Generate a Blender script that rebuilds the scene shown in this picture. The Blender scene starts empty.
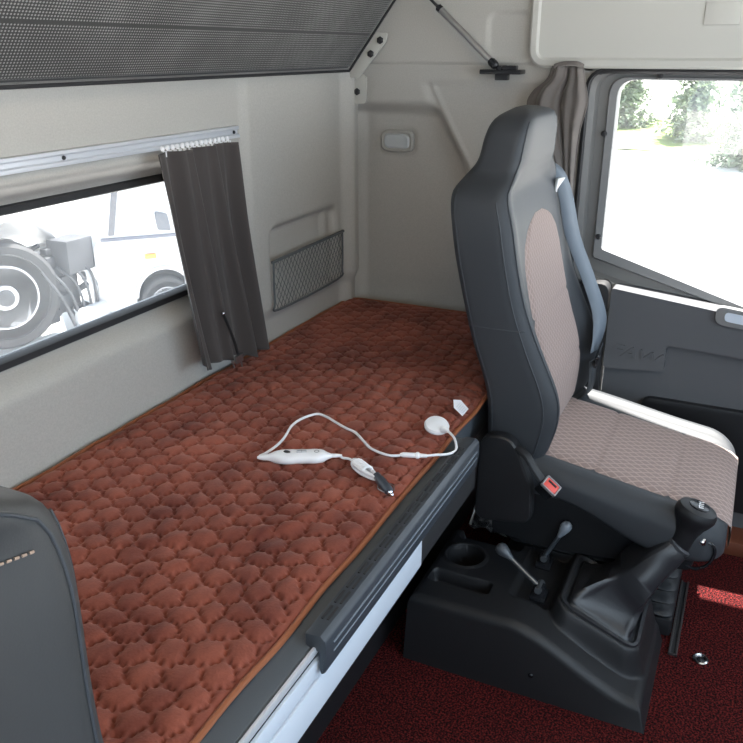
import bpy, bmesh, math, random
import numpy as np
from mathutils import Vector, Matrix, noise
random.seed(7)
S = bpy.context.scene
COL = S.collection
PI = math.pi

# ------------------------------------------------------------------ camera
PITCH, YAW = math.radians(21.576), math.radians(25.044)
cam_data = bpy.data.cameras.new('camera'); cam = bpy.data.objects.new('camera', cam_data); COL.objects.link(cam)
cam_data.sensor_width = 36; cam_data.lens = 813.0 / 743 * 36; cam_data.clip_start = 0.02; cam_data.clip_end = 300
cam.location = (0, 0, 1.3)
cam.rotation_euler = (PI/2 - PITCH, 0, YAW - PI/2)
S.camera = cam
# ------------------------------------------------------------------ light
W = bpy.data.worlds.new('world'); S.world = W; W.use_nodes = True
bg = W.node_tree.nodes['Background']; bg.inputs[0].default_value = (.76, .88, 1, 1); bg.inputs[1].default_value = 2.8
sd = bpy.data.lights.new('sun', 'SUN'); sd.energy = 30; sd.angle = .012; sd.color = (1, .96, .9)
sun = bpy.data.objects.new('sun', sd); COL.objects.link(sun)
sun.rotation_euler = Vector((1.0, -.34, 3.0)).to_track_quat('Z', 'Y').to_euler()
def area(name, loc, target, sx, sy, e, c):
    d = bpy.data.lights.new(name, 'AREA'); d.shape = 'RECTANGLE'; d.size = sx; d.size_y = sy; d.energy = e; d.color = c
    o = bpy.data.objects.new(name, d); COL.objects.link(o); o.location = loc
    o.rotation_euler = (Vector(loc) - Vector(target)).to_track_quat('Z', 'Y').to_euler(); return o
area('windshield_daylight', (.75, -1.25, 1.25), (.9, .6, .7), 1.6, .75, 13, (.60, .80, 1))
area('warm_ceiling_fill', (.35, .05, 1.88), (1.0, .8, 1.1), .5, .4, 5.5, (1, .79, .55))  # unseen warm fill added under the ceiling to tint the upper walls
area('driver_door_daylight', (-.56, -.35, 1.02), (1.1, 1.0, .62), 1.3, .5, 6, (.66, .84, 1))
vs = S.view_settings
vs.view_transform = 'Standard'; vs.look = 'None'; vs.exposure = 0.05; vs.gamma = 1; vs.use_curve_mapping = False

# ------------------------------------------------------------------ helpers
ORG = {}
def tag(o, label=None, cat=None, group=None, kind=None):
    if label: o['label'] = label
    if cat: o['category'] = cat
    if group: o['group'] = group
    if kind: o['kind'] = kind
    return o
def thing(name, loc, label=None, cat=None, group=None, kind=None):
    o = bpy.data.objects.new(name, None); COL.objects.link(o); o.location = loc; o.empty_display_size = .05
    ORG[o.name] = Vector(loc); return tag(o, label, cat, group, kind)
def obj(name, vf, mat, parent=None, smooth=True, uv=None, sharp=35, weld=True):
    verts, faces = vf
    if parent is not None: org = ORG[parent.name]
    else:
        a = np.array([tuple(v) for v in verts]); org = Vector(((a[:, 0].min()+a[:, 0].max())/2, (a[:, 1].min()+a[:, 1].max())/2, a[:, 2].min()))
    me = bpy.data.meshes.new(name)
    me.from_pydata([tuple(Vector(v) - org) for v in verts], [], [list(f) for f in faces])
    if uv is not None:
        l = me.uv_layers.new(name='UVMap')
        idx = np.zeros(len(me.loops), dtype=np.int32); me.loops.foreach_get('vertex_index', idx)
        l.data.foreach_set('uv', np.array(uv, dtype=np.float32)[idx].ravel())
    me.materials.append(mat); me.validate(); me.update()
    if smooth:
        me.polygons.foreach_set('use_smooth', [True]*len(me.polygons))
        me.set_sharp_from_angle(angle=math.radians(sharp))
    o = bpy.data.objects.new(name, me); COL.objects.link(o)
    if parent is not None: o.parent = parent; ORG[o.name] = org
    else: o.location = org; ORG[o.name] = org
    if parent is not None and parent.type != 'EMPTY': o.location = (0, 0, 0)
    return o
def join(*vfs):
    V, Fc = [], []
    for v, f in vfs:
        n = len(V); V += [tuple(p) for p in v]; Fc += [[i + n for i in q] for q in f]
    return V, Fc
def from_bm(bm):
    bm.verts.index_update(); v = [tuple(x.co) for x in bm.verts]; f = [[a.index for a in q.verts] for q in bm.faces]; bm.free(); return v, f
def box(lo, hi, bev=0, seg=2, M=None):
    bm = bmesh.new(); bmesh.ops.create_cube(bm, size=1)
    for v in bm.verts: v.co = Vector([(lo[i]+hi[i])/2 + v.co[i]*(hi[i]-lo[i]) for i in range(3)])
    if bev: bmesh.ops.bevel(bm, geom=bm.edges[:], offset=bev, segments=seg, affect='EDGES', profile=.6)
    if M is not None: bmesh.ops.transform(bm, matrix=M, verts=bm.verts)
    return from_bm(bm)
def prism(pts, d, bev=0, seg=2):
    """closed polygon of 3D pts extruded by vector d"""
    bm = bmesh.new(); vs = [bm.verts.new(p) for p in pts]; f = bm.faces.new(vs)
    r = bmesh.ops.extrude_face_region(bm, geom=[f]); bmesh.ops.translate(bm, vec=Vector(d), verts=[g for g in r['geom'] if isinstance(g, bmesh.types.BMVert)])
    bmesh.ops.recalc_face_normals(bm, faces=bm.faces)
    if bev: bmesh.ops.bevel(bm, geom=[e for e in bm.edges if e.calc_face_angle(0) > .5], offset=bev, segments=seg, affect='EDGES', profile=.6)
    return from_bm(bm)
def px(pts, x0, x1): return [(x0, p[0], p[1]) for p in pts], (x1 - x0, 0, 0)
def spline(P, n=8, closed=False):
    P = [Vector(p) for p in P]; out = []; m = len(P)
    for i in range(m if closed else m-1):
        p0, p1, p2, p3 = (P[(i-1) % m] if closed or i > 0 else P[0]), P[i], P[(i+1) % m], (P[(i+2) % m] if closed or i+2 < m else P[-1])
        for k in range(n):
            t = k/n; out.append(.5*((2*p1)+(p2-p0)*t+(2*p0-5*p1+4*p2-p3)*t*t+(3*p1-p0-3*p2+p3)*t**3))
    if not closed: out.append(P[-1])
    return out
def tube(path, r, n=8, closed=False, caps=True, flat=1.0, up=None):
    path = [Vector(p) for p in path]; m = len(path); V, Fc = [], []
    u = None
    for i, p in enumerate(path):
        a = path[(i-1) % m] if closed or i else p; b = path[(i+1) % m] if closed or i+1 < m else p
        t = (b-a).normalized()
        if u is None: u = t.cross(Vector(up) if up else (Vector((0, 0, 1)) if abs(t.z) < .9 else Vector((1, 0, 0)))).normalized()
        u = (u - t*u.dot(t)).normalized(); w = t.cross(u)
        rr = r(i/(m-1)) if callable(r) else r
        for k in range(n):
            a_ = 2*PI*k/n; V.append(p + (u*math.cos(a_) + w*math.sin(a_)*flat)*rr)
    for i in range(m if closed else m-1):
        for k in range(n):
            j = (i+1) % m; Fc.append([i*n+k, i*n+(k+1) % n, j*n+(k+1) % n, j*n+k])
    if caps and not closed: Fc += [list(range(n))[::-1], [(m-1)*n+k for k in range(n)]]
    return V, Fc
def lathe(prof, c, axis=(0, 0, 1), n=24, flat=(1, 1)):
    """prof list (r, h) along axis from centre c"""
    q = Vector((0, 0, 1)).rotation_difference(Vector(axis).normalized()).to_matrix(); c = Vector(c); V, Fc = [], []
    for r, h in prof:
        for k in range(n):
            a = 2*PI*k/n; V.append(c + q @ Vector((r*math.cos(a)*flat[0], r*math.sin(a)*flat[1], h)))
    for i in range(len(prof)-1):
        for k in range(n): Fc.append([i*n+k, i*n+(k+1) % n, (i+1)*n+(k+1) % n, (i+1)*n+k])
    if prof[0][0] > 1e-4: Fc.append(list(range(n))[::-1])
    if prof[-1][0] > 1e-4: Fc.append([(len(prof)-1)*n+k for k in range(n)])
    return V, Fc
def sphere(c, r, n=12, sc=(1, 1, 1)):
    V, Fc = lathe([(max(1e-5, r*math.sin(PI*i/n)), -r*math.cos(PI*i/n)) for i in range(n+1)], (0, 0, 0), n=2*n)
    return [(c[0]+v[0]*sc[0], c[1]+v[1]*sc[1], c[2]+v[2]*sc[2]) for v in V], Fc
def rpoly(pts, r, n=6):
    """rounded 2D polygon, same point count for every call with equal corner count"""
    out = []; m = len(pts)
    for i in range(m):
        a, b, c = Vector(pts[i-1]), Vector(pts[i]), Vector(pts[(i+1) % m]); rr = r[i] if isinstance(r, (list, tuple)) else r
        u, w = (a-b).normalized(), (c-b).normalized(); ang = math.acos(max(-1, min(1, u.dot(w)))); d = min(rr/math.tan(ang/2), (a-b).length*.49, (c-b).length*.49)
        p0, p1 = b+u*d, b+w*d
        for k in range(n+1):
            t = k/n; out.append((1-t)**2*p0 + 2*t*(1-t)*b + t*t*p1)
    return out
def rrect(a0, a1, b0, b1, r, n=6): return rpoly([(a0, b0), (a1, b0), (a1, b1), (a0, b1)], r, n)
def rings(R, closed_loop=True, cap0=False, cap1=False):
    """list of rings of equal point count -> skin"""
    n = len(R[0]); V = [tuple(p) for r in R for p in r]; Fc = []
    for i in range(len(R)-1):
        for k in range(n if closed_loop else n-1):
            j = (k+1) % n; Fc.append([i*n+k, i*n+j, (i+1)*n+j, (i+1)*n+k])
    if cap0: Fc.append(list(range(n))[::-1])
    if cap1: Fc.append([(len(R)-1)*n+k for k in range(n)])
    return V, Fc
def ss(a, b, x):
    if a == b: return float(x > a)
    t = min(1, max(0, (x-a)/(b-a))); return t*t*(3-2*t)
def lerp(tab, x):
    if x <= tab[0][0]: return tab[0][1]
    for (a, u), (b, v) in zip(tab, tab[1:]):
        if x <= b: return u + (v-u)*(x-a)/(b-a)
    return tab[-1][1]
def slerp(tab, x):   # smooth interpolation
    n = len(tab)
    if x <= tab[0][0]: return tab[0][1]
    if x >= tab[-1][0]: return tab[-1][1]
    for i in range(n-1):
        if x <= tab[i+1][0]:
            x0, y0 = tab[i]; x1, y1 = tab[i+1]; h = x1-x0; t = (x-x0)/h
            m0 = (y1-tab[i-1][1])/(x1-tab[i-1][0]) if i else (y1-y0)/h
            m1 = (tab[i+2][1]-y0)/(tab[i+2][0]-x0) if i+2 < n else (y1-y0)/h
            return (2*t**3-3*t*t+1)*y0+(t**3-2*t*t+t)*h*m0+(-2*t**3+3*t*t)*y1+(t**3-t*t)*h*m1
def grid(us, vs_, fn, keep=None):
    V = [fn(u, v) for v in vs_ for u in us]; n = len(us); Fc = []
    for j in range(len(vs_)-1):
        for i in range(n-1):
            if keep and not keep((us[i]+us[i+1])/2, (vs_[j]+vs_[j+1])/2): continue
            Fc.append([j*n+i, j*n+i+1, (j+1)*n+i+1, (j+1)*n+i])
    return V, Fc
def lin(a, b, n): return [a + (b-a)*i/(n-1) for i in range(n)]
def solid(o, t, off=-1):
    m = o.modifiers.new('thickness', 'SOLIDIFY'); m.thickness = t; m.offset = off; return o
def sdrr(x, z, x0, x1, z0, z1, r):
    dx = abs(x-(x0+x1)/2)-(x1-x0)/2+r; dz = abs(z-(z0+z1)/2)-(z1-z0)/2+r
    return math.hypot(max(dx, 0), max(dz, 0)) + min(max(dx, dz), 0) - r

# ------------------------------------------------------------------ materials
def mat(name, c, rough=.5, metal=0, spec=.5, bump=None, var=None, coat=0, sheen=0, trans=0, emit=None):
    """bump (scale, strength, dist); var (scale, amount)"""
    m = bpy.data.materials.new(name); m.use_nodes = True; nt = m.node_tree; N = nt.nodes; L = nt.links; b = N['Principled BSDF']
    b.inputs['Base Color'].default_value = (*c, 1); b.inputs['Roughness'].default_value = rough; b.inputs['Metallic'].default_value = metal
    b.inputs['Specular IOR Level'].default_value = spec; b.inputs['Coat Weight'].default_value = coat; b.inputs['Sheen Weight'].default_value = sheen
    if emit: b.inputs['Emission Color'].default_value = (*emit[0], 1); b.inputs['Emission Strength'].default_value = emit[1]
    tc = N.new('ShaderNodeTexCoord')
    if bump:
        n = N.new('ShaderNodeTexNoise'); n.inputs['Scale'].default_value = bump[0]; n.inputs['Detail'].default_value = 4
        L.new(tc.outputs['Object'], n.inputs['Vector']); bp = N.new('ShaderNodeBump'); bp.inputs['Strength'].default_value = bump[1]; bp.inputs['Distance'].default_value = bump[2]
        L.new(n.outputs[0], bp.inputs['Height']); L.new(bp.outputs[0], b.inputs['Normal'])
    if var:
        n = N.new('ShaderNodeTexNoise'); n.inputs['Scale'].default_value = var[0]; n.inputs['Detail'].default_value = 5; L.new(tc.outputs['Object'], n.inputs['Vector'])
        r = N.new('ShaderNodeValToRGB'); a = var[1]
        r.color_ramp.elements[0].position = .3; r.color_ramp.elements[1].position = .7
        r.color_ramp.elements[0].color = (*[v*(1-a) for v in c], 1); r.color_ramp.elements[1].color = (*[min(1, v*(1+a)) for v in c], 1)
        L.new(n.outputs[0], r.inputs[0]); L.new(r.outputs[0], b.inputs['Base Color'])
    return m
def math_node(N, L, op, a, b=None, c=None):
    n = N.new('ShaderNodeMath'); n.operation = op
    for i, v in enumerate((a, b, c)):
        if v is None: continue
        if isinstance(v, (int, float)): n.inputs[i].default_value = v
        else: L.new(v, n.inputs[i])
    return n.outputs[0]
def weave(name, c0, c1, fu, fv, lo, hi, rough=.8, bumpd=.001, mode='speck', patch=0.0, band=None):
    m = mat(name, c0, rough, spec=.25, sheen=.15); nt = m.node_tree; N = nt.nodes; L = nt.links; b = N['Principled BSDF']
    uv = N.new('ShaderNodeUVMap'); sp = N.new('ShaderNodeSeparateXYZ'); L.new(uv.outputs[0], sp.inputs[0]); X, Y = sp.outputs[0], sp.outputs[1]
    a = math_node(N, L, 'MULTIPLY', X, fu); d = math_node(N, L, 'MULTIPLY', Y, fv)
    s1 = math_node(N, L, 'SINE', math_node(N, L, 'ADD', a, d)); s2 = math_node(N, L, 'SINE', math_node(N, L, 'SUBTRACT', a, d))
    if mode == 'speck': p = math_node(N, L, 'MULTIPLY', s1, s2)
    else: p = math_node(N, L, 'MINIMUM', math_node(N, L, 'ABSOLUTE', s1), math_node(N, L, 'ABSOLUTE', s2))
    if patch:
        n = N.new('ShaderNodeTexNoise'); n.inputs['Scale'].default_value = 9; n.inputs['Detail'].default_value = 2; L.new(uv.outputs[0], n.inputs['Vector'])
        p = math_node(N, L, 'ADD', p, math_node(N, L, 'MULTIPLY', math_node(N, L, 'SUBTRACT', n.outputs[0], .5), patch))
    if band:
        fb = math_node(N, L, 'FRACT', math_node(N, L, 'MULTIPLY', Y, 1/band)); p = math_node(N, L, 'SUBTRACT', p, math_node(N, L, 'MULTIPLY', math_node(N, L, 'LESS_THAN', fb, .06), 1.2))
    mr = N.new('ShaderNodeMapRange'); mr.interpolation_type = 'SMOOTHSTEP'; L.new(p, mr.inputs[0]); mr.inputs[1].default_value = lo; mr.inputs[2].default_value = hi
    mx = N.new('ShaderNodeMix'); mx.data_type = 'RGBA'; L.new(mr.outputs[0], mx.inputs[0]); mx.inputs[6].default_value = (*c0, 1); mx.inputs[7].default_value = (*c1, 1)
    L.new(mx.outputs[2], b.inputs['Base Color'])
    bp = N.new('ShaderNodeBump'); bp.inputs['Distance'].default_value = bumpd; bp.inputs['Strength'].default_value = .6; L.new(mr.outputs[0], bp.inputs['Height']); L.new(bp.outputs[0], b.inputs['Normal'])
    return m
def glass(name, haze):  # second argument: translucent share that veils the view through the pane
    m = bpy.data.materials.new(name); m.use_nodes = True; N = m.node_tree.nodes; L = m.node_tree.links; N.remove(N['Principled BSDF']); out = N['Material Output']
    tr = N.new('ShaderNodeBsdfTransparent'); gl = N.new('ShaderNodeBsdfGlossy'); gl.inputs['Roughness'].default_value = .02
    tl = N.new('ShaderNodeBsdfTranslucent'); tl.inputs[0].default_value = (.95, .97, 1, 1)
    m1 = N.new('ShaderNodeMixShader'); m1.inputs[0].default_value = .05; L.new(tr.outputs[0], m1.inputs[1]); L.new(gl.outputs[0], m1.inputs[2])
    m2 = N.new('ShaderNodeMixShader'); m2.inputs[0].default_value = haze; L.new(m1.outputs[0], m2.inputs[1]); L.new(tl.outputs[0], m2.inputs[2]); L.new(m2.outputs[0], out.inputs[0]); return m

TRIM = mat('moulded_trim', (.46, .442, .408), .60, spec=.35, bump=(600, .25, .0008), var=(330, .07))
TRIM_LIGHT = mat('pale_overhead_trim', (.55, .54, .50), .55, spec=.35, bump=(400, .2, .0008))
DOORGREY = mat('door_trim_grey', (.105, .108, .115), .5, spec=.4, bump=(500, .25, .0006))
DOORFRAME = mat('door_frame_grey', (.165, .162, .156), .45, spec=.5, bump=(500, .15, .0005))
DOORLIP = mat('door_frame_light_grey', (.22, .22, .22), .5, bump=(500, .15, .0005))
RUBBER = mat('black_rubber', (.025, .025, .027), .6, spec=.4)
BLACKP = mat('black_textured_plastic', (.013, .0135, .0155), .5, spec=.45, bump=(700, .4, .0005))
BLACKG = mat('black_gloss_plastic', (.014, .015, .018), .25, spec=.5)
VINYL = mat('grey_seat_vinyl', (.040, .044, .050), .56, spec=.35, bump=(600, .3, .0005))
VINYLPIPE = mat('seat_seam', (.045, .05, .058), .5)
VINYL_WARM = mat('grey_driver_vinyl', (.046, .047, .048), .55, spec=.35, bump=(600, .3, .0005))
STITCH = mat('tan_stitching', (.30, .22, .17), .7)
LEATHER = mat('black_leatherette', (.020, .021, .025), .33, spec=.6, bump=(350, .3, .0008))
CHROME = mat('chrome', (.75, .76, .78), .2, metal=1)
STEEL = mat('brushed_steel', (.45, .45, .46), .35, metal=1)
ALU = mat('aluminium_profile', (.66, .68, .72), .42, metal=.35)
ALUPAINT = mat('white_painted_rail', (.62, .68, .76), .4, spec=.4)
BEDGREY = mat('grey_bunk_vinyl', (.085, .098, .112), .55, bump=(500, .25, .0006))
RAILBLK = mat('charcoal_guard_plastic', (.045, .053, .064), .42, spec=.5, bump=(600, .2, .0004))
WHITEP = mat('white_plastic', (.86, .86, .88), .3, spec=.5)
CORD = mat('white_cord', (.85, .85, .88), .45)
LENS = mat('lamp_lens', (.50, .53, .54), .35)
ORANGEP = mat('orange_piping', (.27, .085, .032), .6)
REDB = mat('red_button', (.75, .09, .07), .35)
BELT = mat('belt_webbing', (.14, .17, .205), .6, bump=(300, .2, .0006))
TAGM = mat('care_label_fabric', (.82, .82, .86), .7)
CURT = mat('grey_curtain_cloth', (.066, .057, .054), .85, spec=.2, bump=(300, .2, .0007), sheen=.2)
CURT2 = mat('taupe_curtain_cloth', (.15, .133, .122), .85, spec=.2, bump=(300, .2, .0007), sheen=.2)
NETM = mat('grey_net_cord', (.10, .11, .115), .6)
GLASS_R = glass('hazy_rear_glass', .035); GLASS_D = glass('clear_door_glass', .02)
WOVEN = weave('charcoal_speckled_weave', (.045, .045, .044), (.27, .265, .255), 480, 560, .15, .62, .8, .0012, 'speck', .9, .115)
SEATFAB = weave('taupe_diamond_fabric', (.43, .32, .285), (.27, .20, .18), 150, 105, .10, .34, .85, .0008, 'line')
SEATFAB2 = weave('taupe_scale_fabric', (.40, .30, .27), (.275, .205, .185), 190, 150, .10, .36, .85, .0008, 'line')
# plush mat
def plush():
    m = mat('brown_plush', (.2, .06, .04), .85, spec=.15, sheen=.28); nt = m.node_tree; N = nt.nodes; L = nt.links; b = N['Principled BSDF']
    b.inputs['Sheen Tint'].default_value = (1, .66, .56, 1); b.inputs['Sheen Roughness'].default_value = .45
    tc = N.new('ShaderNodeTexCoord'); mp = N.new('ShaderNodeMapping'); mp.inputs['Scale'].default_value = (1, 2.2, 1); mp.inputs['Rotation'].default_value = (0, 0, .5); L.new(tc.outputs['Object'], mp.inputs[0])
    n = N.new('ShaderNodeTexNoise'); n.inputs['Scale'].default_value = 4; n.inputs['Detail'].default_value = 7; n.inputs['Roughness'].default_value = .65; L.new(mp.outputs[0], n.inputs['Vector'])
    r = N.new('ShaderNodeValToRGB'); e = r.color_ramp.elements; e[0].position = .30; e[0].color = (.085, .019, .014, 1); e[1].position = .60; e[1].color = (.27, .078, .050, 1)
    L.new(n.outputs[0], r.inputs[0]); L.new(r.outputs[0], b.inputs['Base Color'])
    n2 = N.new('ShaderNodeTexNoise'); n2.inputs['Scale'].default_value = 260; n2.inputs['Detail'].default_value = 3; L.new(tc.outputs['Object'], n2.inputs['Vector'])
    bp = N.new('ShaderNodeBump'); bp.inputs['Strength'].default_value = .45; bp.inputs['Distance'].default_value = .002; L.new(n2.outputs[0], bp.inputs['Height']); L.new(bp.outputs[0], b.inputs['Normal']); return m
PLUSH = plush()
def carpet():
    m = mat('red_loop_carpet', (.1, .01, .01), .9, spec=.1); nt = m.node_tree; N = nt.nodes; L = nt.links; b = N['Principled BSDF']
    tc = N.new('ShaderNodeTexCoord'); v = N.new('ShaderNodeTexVoronoi'); v.inputs['Scale'].default_value = 330; v.inputs['Randomness'].default_value = 1; L.new(tc.outputs['Object'], v.inputs['Vector'])
    n = N.new('ShaderNodeTexNoise'); n.inputs['Scale'].default_value = 230; n.inputs['Detail'].default_value = 4; L.new(tc.outputs['Object'], n.inputs['Vector'])
    r = N.new('ShaderNodeValToRGB'); e = r.color_ramp.elements; e[0].position = .40; e[0].color = (.012, .006, .006, 1); e[1].position = .62; e[1].color = (.20, .024, .022, 1); x = e.new(.5); x.color = (.075, .010, .011, 1)
    L.new(n.outputs[0], r.inputs[0]); L.new(r.outputs[0], b.inputs['Base Color'])
    s = math_node(N, L, 'ADD', n.outputs[0], v.outputs['Distance']); bp = N.new('ShaderNodeBump'); bp.inputs['Strength'].default_value = 1; bp.inputs['Distance'].default_value = .006; L.new(s, bp.inputs['Height']); L.new(bp.outputs[0], b.inputs['Normal']); return m
CARPET = carpet()
CONCRETE = mat('pale_concrete', (.55, .55, .54), .9, var=(.8, .12))
GRASS = mat('grass_green', (.16, .22, .06), .9, var=(3, .3))
LEAF = mat('conifer_green', (.25, .30, .21), .8, var=(6, .35)); BARK = mat('bark_brown', (.15, .12, .10), .9)
TRUCKW = mat('white_truck_paint', (.42, .43, .45), .35, spec=.5)
TRUCKD = mat('dark_chassis_metal', (.035, .038, .045), .6, var=(8, .4)); TYRE = mat('dusty_tyre', (.03, .031, .034), .8)
TRUCKG = mat('dark_vehicle_glass', (.05, .06, .08), .15); ORANGEL = mat('orange_marker_lens', (.85, .25, .03), .3)
SKYG = mat('grey_machinery', (.035, .038, .045), .6, var=(6, .35))

XW = 2.268; YW = 1.138
# ================================================================== the setting
tag(obj('floor', box((-.62, -1.3, -.03), (XW+.02, 1.2, 0)), CARPET, smooth=False), kind='structure')
tag(obj('ceiling', box((-.62, -1.3, 1.95), (XW+.1, 1.35, 1.98)), TRIM, smooth=False), kind='structure')
# rear wall with recessed window
WX0, WX1, WZ0, WZ1 = .66, 1.57, .770, 1.040
def rear(x, z):
    s = sdrr(x, z, WX0, WX1, WZ0, WZ1, .035)
    d = .045*(1-ss(.002, .058, s))
    d -= .010*math.exp(-((z-1.088)/.012)**2)*(1-ss(1.5, 1.6, x))*ss(.005, .03, s)
    d -= .014*ss(1.685, 1.715, x)*ss(.62, .66, z+.0)
    d += .004*(1-ss(1.03, 1.06, z))*(1-ss(1.60, 1.64, x))
    p = sdrr(x, z, 1.785, 2.16, .645, .872, .03); d += .020*(1-ss(-.012, .004, p))
    sl = sdrr(x, z, 2.085, 2.125, .66, .855, .018); d -= .010*(1-ss(-.008, .004, sl))
    d -= .030*ss(2.185, 2.225, x) - .012*ss(2.225, 2.262, x)
    return (x, YW + d, z)
xs = sorted(set([round(v, 4) for v in lin(-.62, .62, 12)] + [round(.62+.008*i, 4) for i in range(207)]+[2.272]))
zs = [round(.40+.008*i, 4) for i in range(105)] + [1.25, 1.3, 1.5, 1.95]
tag(obj('wall_rear', grid(xs, zs, rear, keep=lambda x, z: sdrr(x, z, WX0, WX1, WZ0, WZ1, .035) > 0), TRIM, sharp=60), kind='structure')
tag(obj('wall_rear_outer', join(box((-.62, 1.22, -.1), (XW+.07, 1.25, WZ0-.01)), box((-.62, 1.22, WZ1+.01), (XW+.07, 1.25, 1.98)), box((-.62, 1.22, WZ0-.01), (WX0-.01, 1.25, WZ1+.01)), box((WX1+.01, 1.22, WZ0-.01), (XW+.07, 1.25, WZ1+.01))), TRUCKW, smooth=False), kind='structure')
w1 = thing('window_1', (1.1, 1.185, WZ0), kind='structure')
def ringpath(x0, x1, z0, z1, y, r): return [(p[0], y, p[1]) for p in rrect(x0, x1, z0, z1, r)]
def sweep(prof, path2d, to3d):
    """profile (offset inward, depth) around closed 2d path"""
    n = len(path2d); R = []
    for i, p in enumerate(path2d):
        a, b = path2d[i-1], path2d[(i+1) % n]; t = (b-a).normalized() if (b-a).length > 1e-9 else Vector((1, 0)); nn = Vector((-t.y, t.x))
        R.append([to3d(p + nn*o, d) for o, d in prof])
    R.append(R[0]); return rings(R)
rr_ = [p for i, p in enumerate(rrect(WX0, WX1, WZ0, WZ1, .035)) ]
obj('window_gasket', sweep([(-.009, -.003), (-.006, -.008), (.006, -.008), (.009, -.003), (.009, .02), (-.009, .02)], rr_, lambda p, d: (p.x, YW+.045+d, p.y)), RUBBER, w1)
obj('window_glass', box((WX0, YW+.056, WZ0), (WX1, YW+.060, WZ1)), GLASS_R, w1, smooth=False)
# side wall between rear corner and door
def side(y, z):
    h = 0
    lineY = .893 - max(0, 1.205-z)*.56 if z > .9 else .722 - (.9-z)*.1
    top = ss(1.203, 1.222, z)
    B = -.007 * (1-top)
    A = -.007 * (1-ss(1.120, 1.160, z))
    k = ss(lineY-.016, lineY+.020, y)
    h = B*(1-k) + (A - .034*(1-ss(1.12, 1.165, z)))*k if z < 1.222 else 0
    e = .020*ss(1.085, 1.135, y)
    h += .004*math.exp(-((y-lineY+.022)/.007)**2)*(1-top)
    l = sdrr(y, z, .935, 1.047, 1.013, 1.083, .02); h -= .004*(1-ss(-.004, .008, l))
    return (XW - h - e, y, z)
ys = lin(.43, 1.14, 110); zs2 = [.0]+lin(.40, 1.262, 130)
tag(obj('wall_side', grid(ys, zs2, side), TRIM, sharp=60), kind='structure')
def sideup(y, z):
    h = .006*ss(1.262, 1.270, z)
    s = sdrr(y, z, .60, .712, 1.278, 1.392, .022); h -= .006*(1-ss(-.006, .006, s))
    return (XW - h, y, z)
tag(obj('wall_side_upper', grid(lin(.43, 1.14, 100), lin(1.262, 1.50, 70)+[1.95], sideup), TRIM, sharp=60), kind='structure')
# pale overhead panel above the door
op = rpoly([(.568, 1.284), (.568, 1.8), (-1.3, 1.8), (-1.3, 1.284)], [.02, .02, .02, .02])
def offs(P, d):
    n = len(P); o = []
    for i, p in enumerate(P):
        a, b = P[i-1], P[(i+1) % n]; t = (b-a).normalized() if (b-a).length > 1e-9 else Vector((1, 0)); o.append(p + Vector((-t.y, t.x))*d)
    return o
R = [[(XW+.002, p.x, p.y) for p in op], [(XW-.018, p.x, p.y) for p in op], [(XW-.026, p.x, p.y) for p in offs(op, -.008)], [(XW-.026, p.x, p.y) for p in offs(op, -.022)], [(XW-.020, p.x, p.y) for p in offs(op, -.028)]]
tag(obj('trim_1', rings(R, cap1=True), TRIM_LIGHT, sharp=30), kind='structure')
tag(obj('trim_2', box((XW-.024, .095, 1.355), (XW-.0185, .175, 1.405), .002), TRIM_LIGHT), kind='structure')
tag(obj('wall_side_front', join(box((XW, -1.3, 1.25), (XW+.06, .45, 1.98)), box((XW+.07, .40, 0), (XW+.11, 1.25, 1.98))), TRIM, smooth=False), kind='structure')
tag(obj('trim_3', tube([(XW-.010, .33, 1.258), (XW-.010, -1.3, 1.258)], .006), RUBBER), kind='structure')

tag(obj('wall_left', join(box((-.64, -1.3, 0), (-.60, 1.2, .74)), box((-.64, -1.3, 1.28), (-.60, 1.2, 1.98)), box((-.64, .44, .74), (-.60, 1.2, 1.28))), DOORGREY, smooth=False), kind='structure')
tag(obj('wall_front', join(box((-.62, -1.36, 0), (XW, -1.32, .76)), box((-.62, -1.36, 1.60), (XW, -1.32, 1.98))), DOORGREY, smooth=False), kind='structure')
# ---- door
dr = thing('door_1', (XW, -.2, 0), kind='structure')
OUT = [(.437, .70), (.437, 1.252), (-1.2, 1.252), (-1.2, .50), (-.15, .575)]
INN = [(.360, .792), (.360, 1.229), (-1.1, 1.229), (-1.1, .60), (-.15, .632)]
ro = [.012, .05, .05, .05, .2]; ri = [.010, .045, .05, .05, .2]
Po, Pi = rpoly(OUT, ro), rpoly(INN, ri)
mixp = lambda t: [a*(1-t)+b*t for a, b in zip(Po, Pi)]
fr = [[(XW+.004, p.x, p.y) for p in Po], [(XW-.012, p.x, p.y) for p in Po], [(XW-.016, p.x, p.y) for p in mixp(.10)], [(XW-.010, p.x, p.y) for p in mixp(.28)], [(XW+.012, p.x, p.y) for p in mixp(.36)], [(XW+.014, p.x, p.y) for p in mixp(.66)]]
obj('window_frame', rings(fr), DOORFRAME, dr, sharp=30)
fl = [[(XW+.014, p.x, p.y) for p in mixp(.66)], [(XW+.002, p.x, p.y) for p in mixp(.72)], [(XW+.004, p.x, p.y) for p in mixp(.97)], [(XW+.012, p.x, p.y) for p in Pi], [(XW+.045, p.x, p.y) for p in Pi]]
obj('window_lip', rings(fl), DOORLIP, dr, sharp=30)
obj('door_gasket', sweep([(-.006, -.016), (.002, -.020), (.008, -.014), (.008, .0), (-.006, .0)], Po, lambda p, d: (XW+d, p.x, p.y)), RUBBER, dr)
for yy, zz in ((.262, 1.240), (.385, 1.095), (.372, .823)):
    obj('screw', lathe([(.0001, .006), (.006, .005), (.008, 0)], (XW-.006+.006, yy, zz), (-1, 0, 0), 12), RUBBER, dr)
obj('door_glass', box((XW+.03, -1.12, .58), (XW+.034, .365, 1.24)), GLASS_D, dr, smooth=False)
ledge = lambda y: .703 + (y-.31)*.114
XD = 2.20
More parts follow.
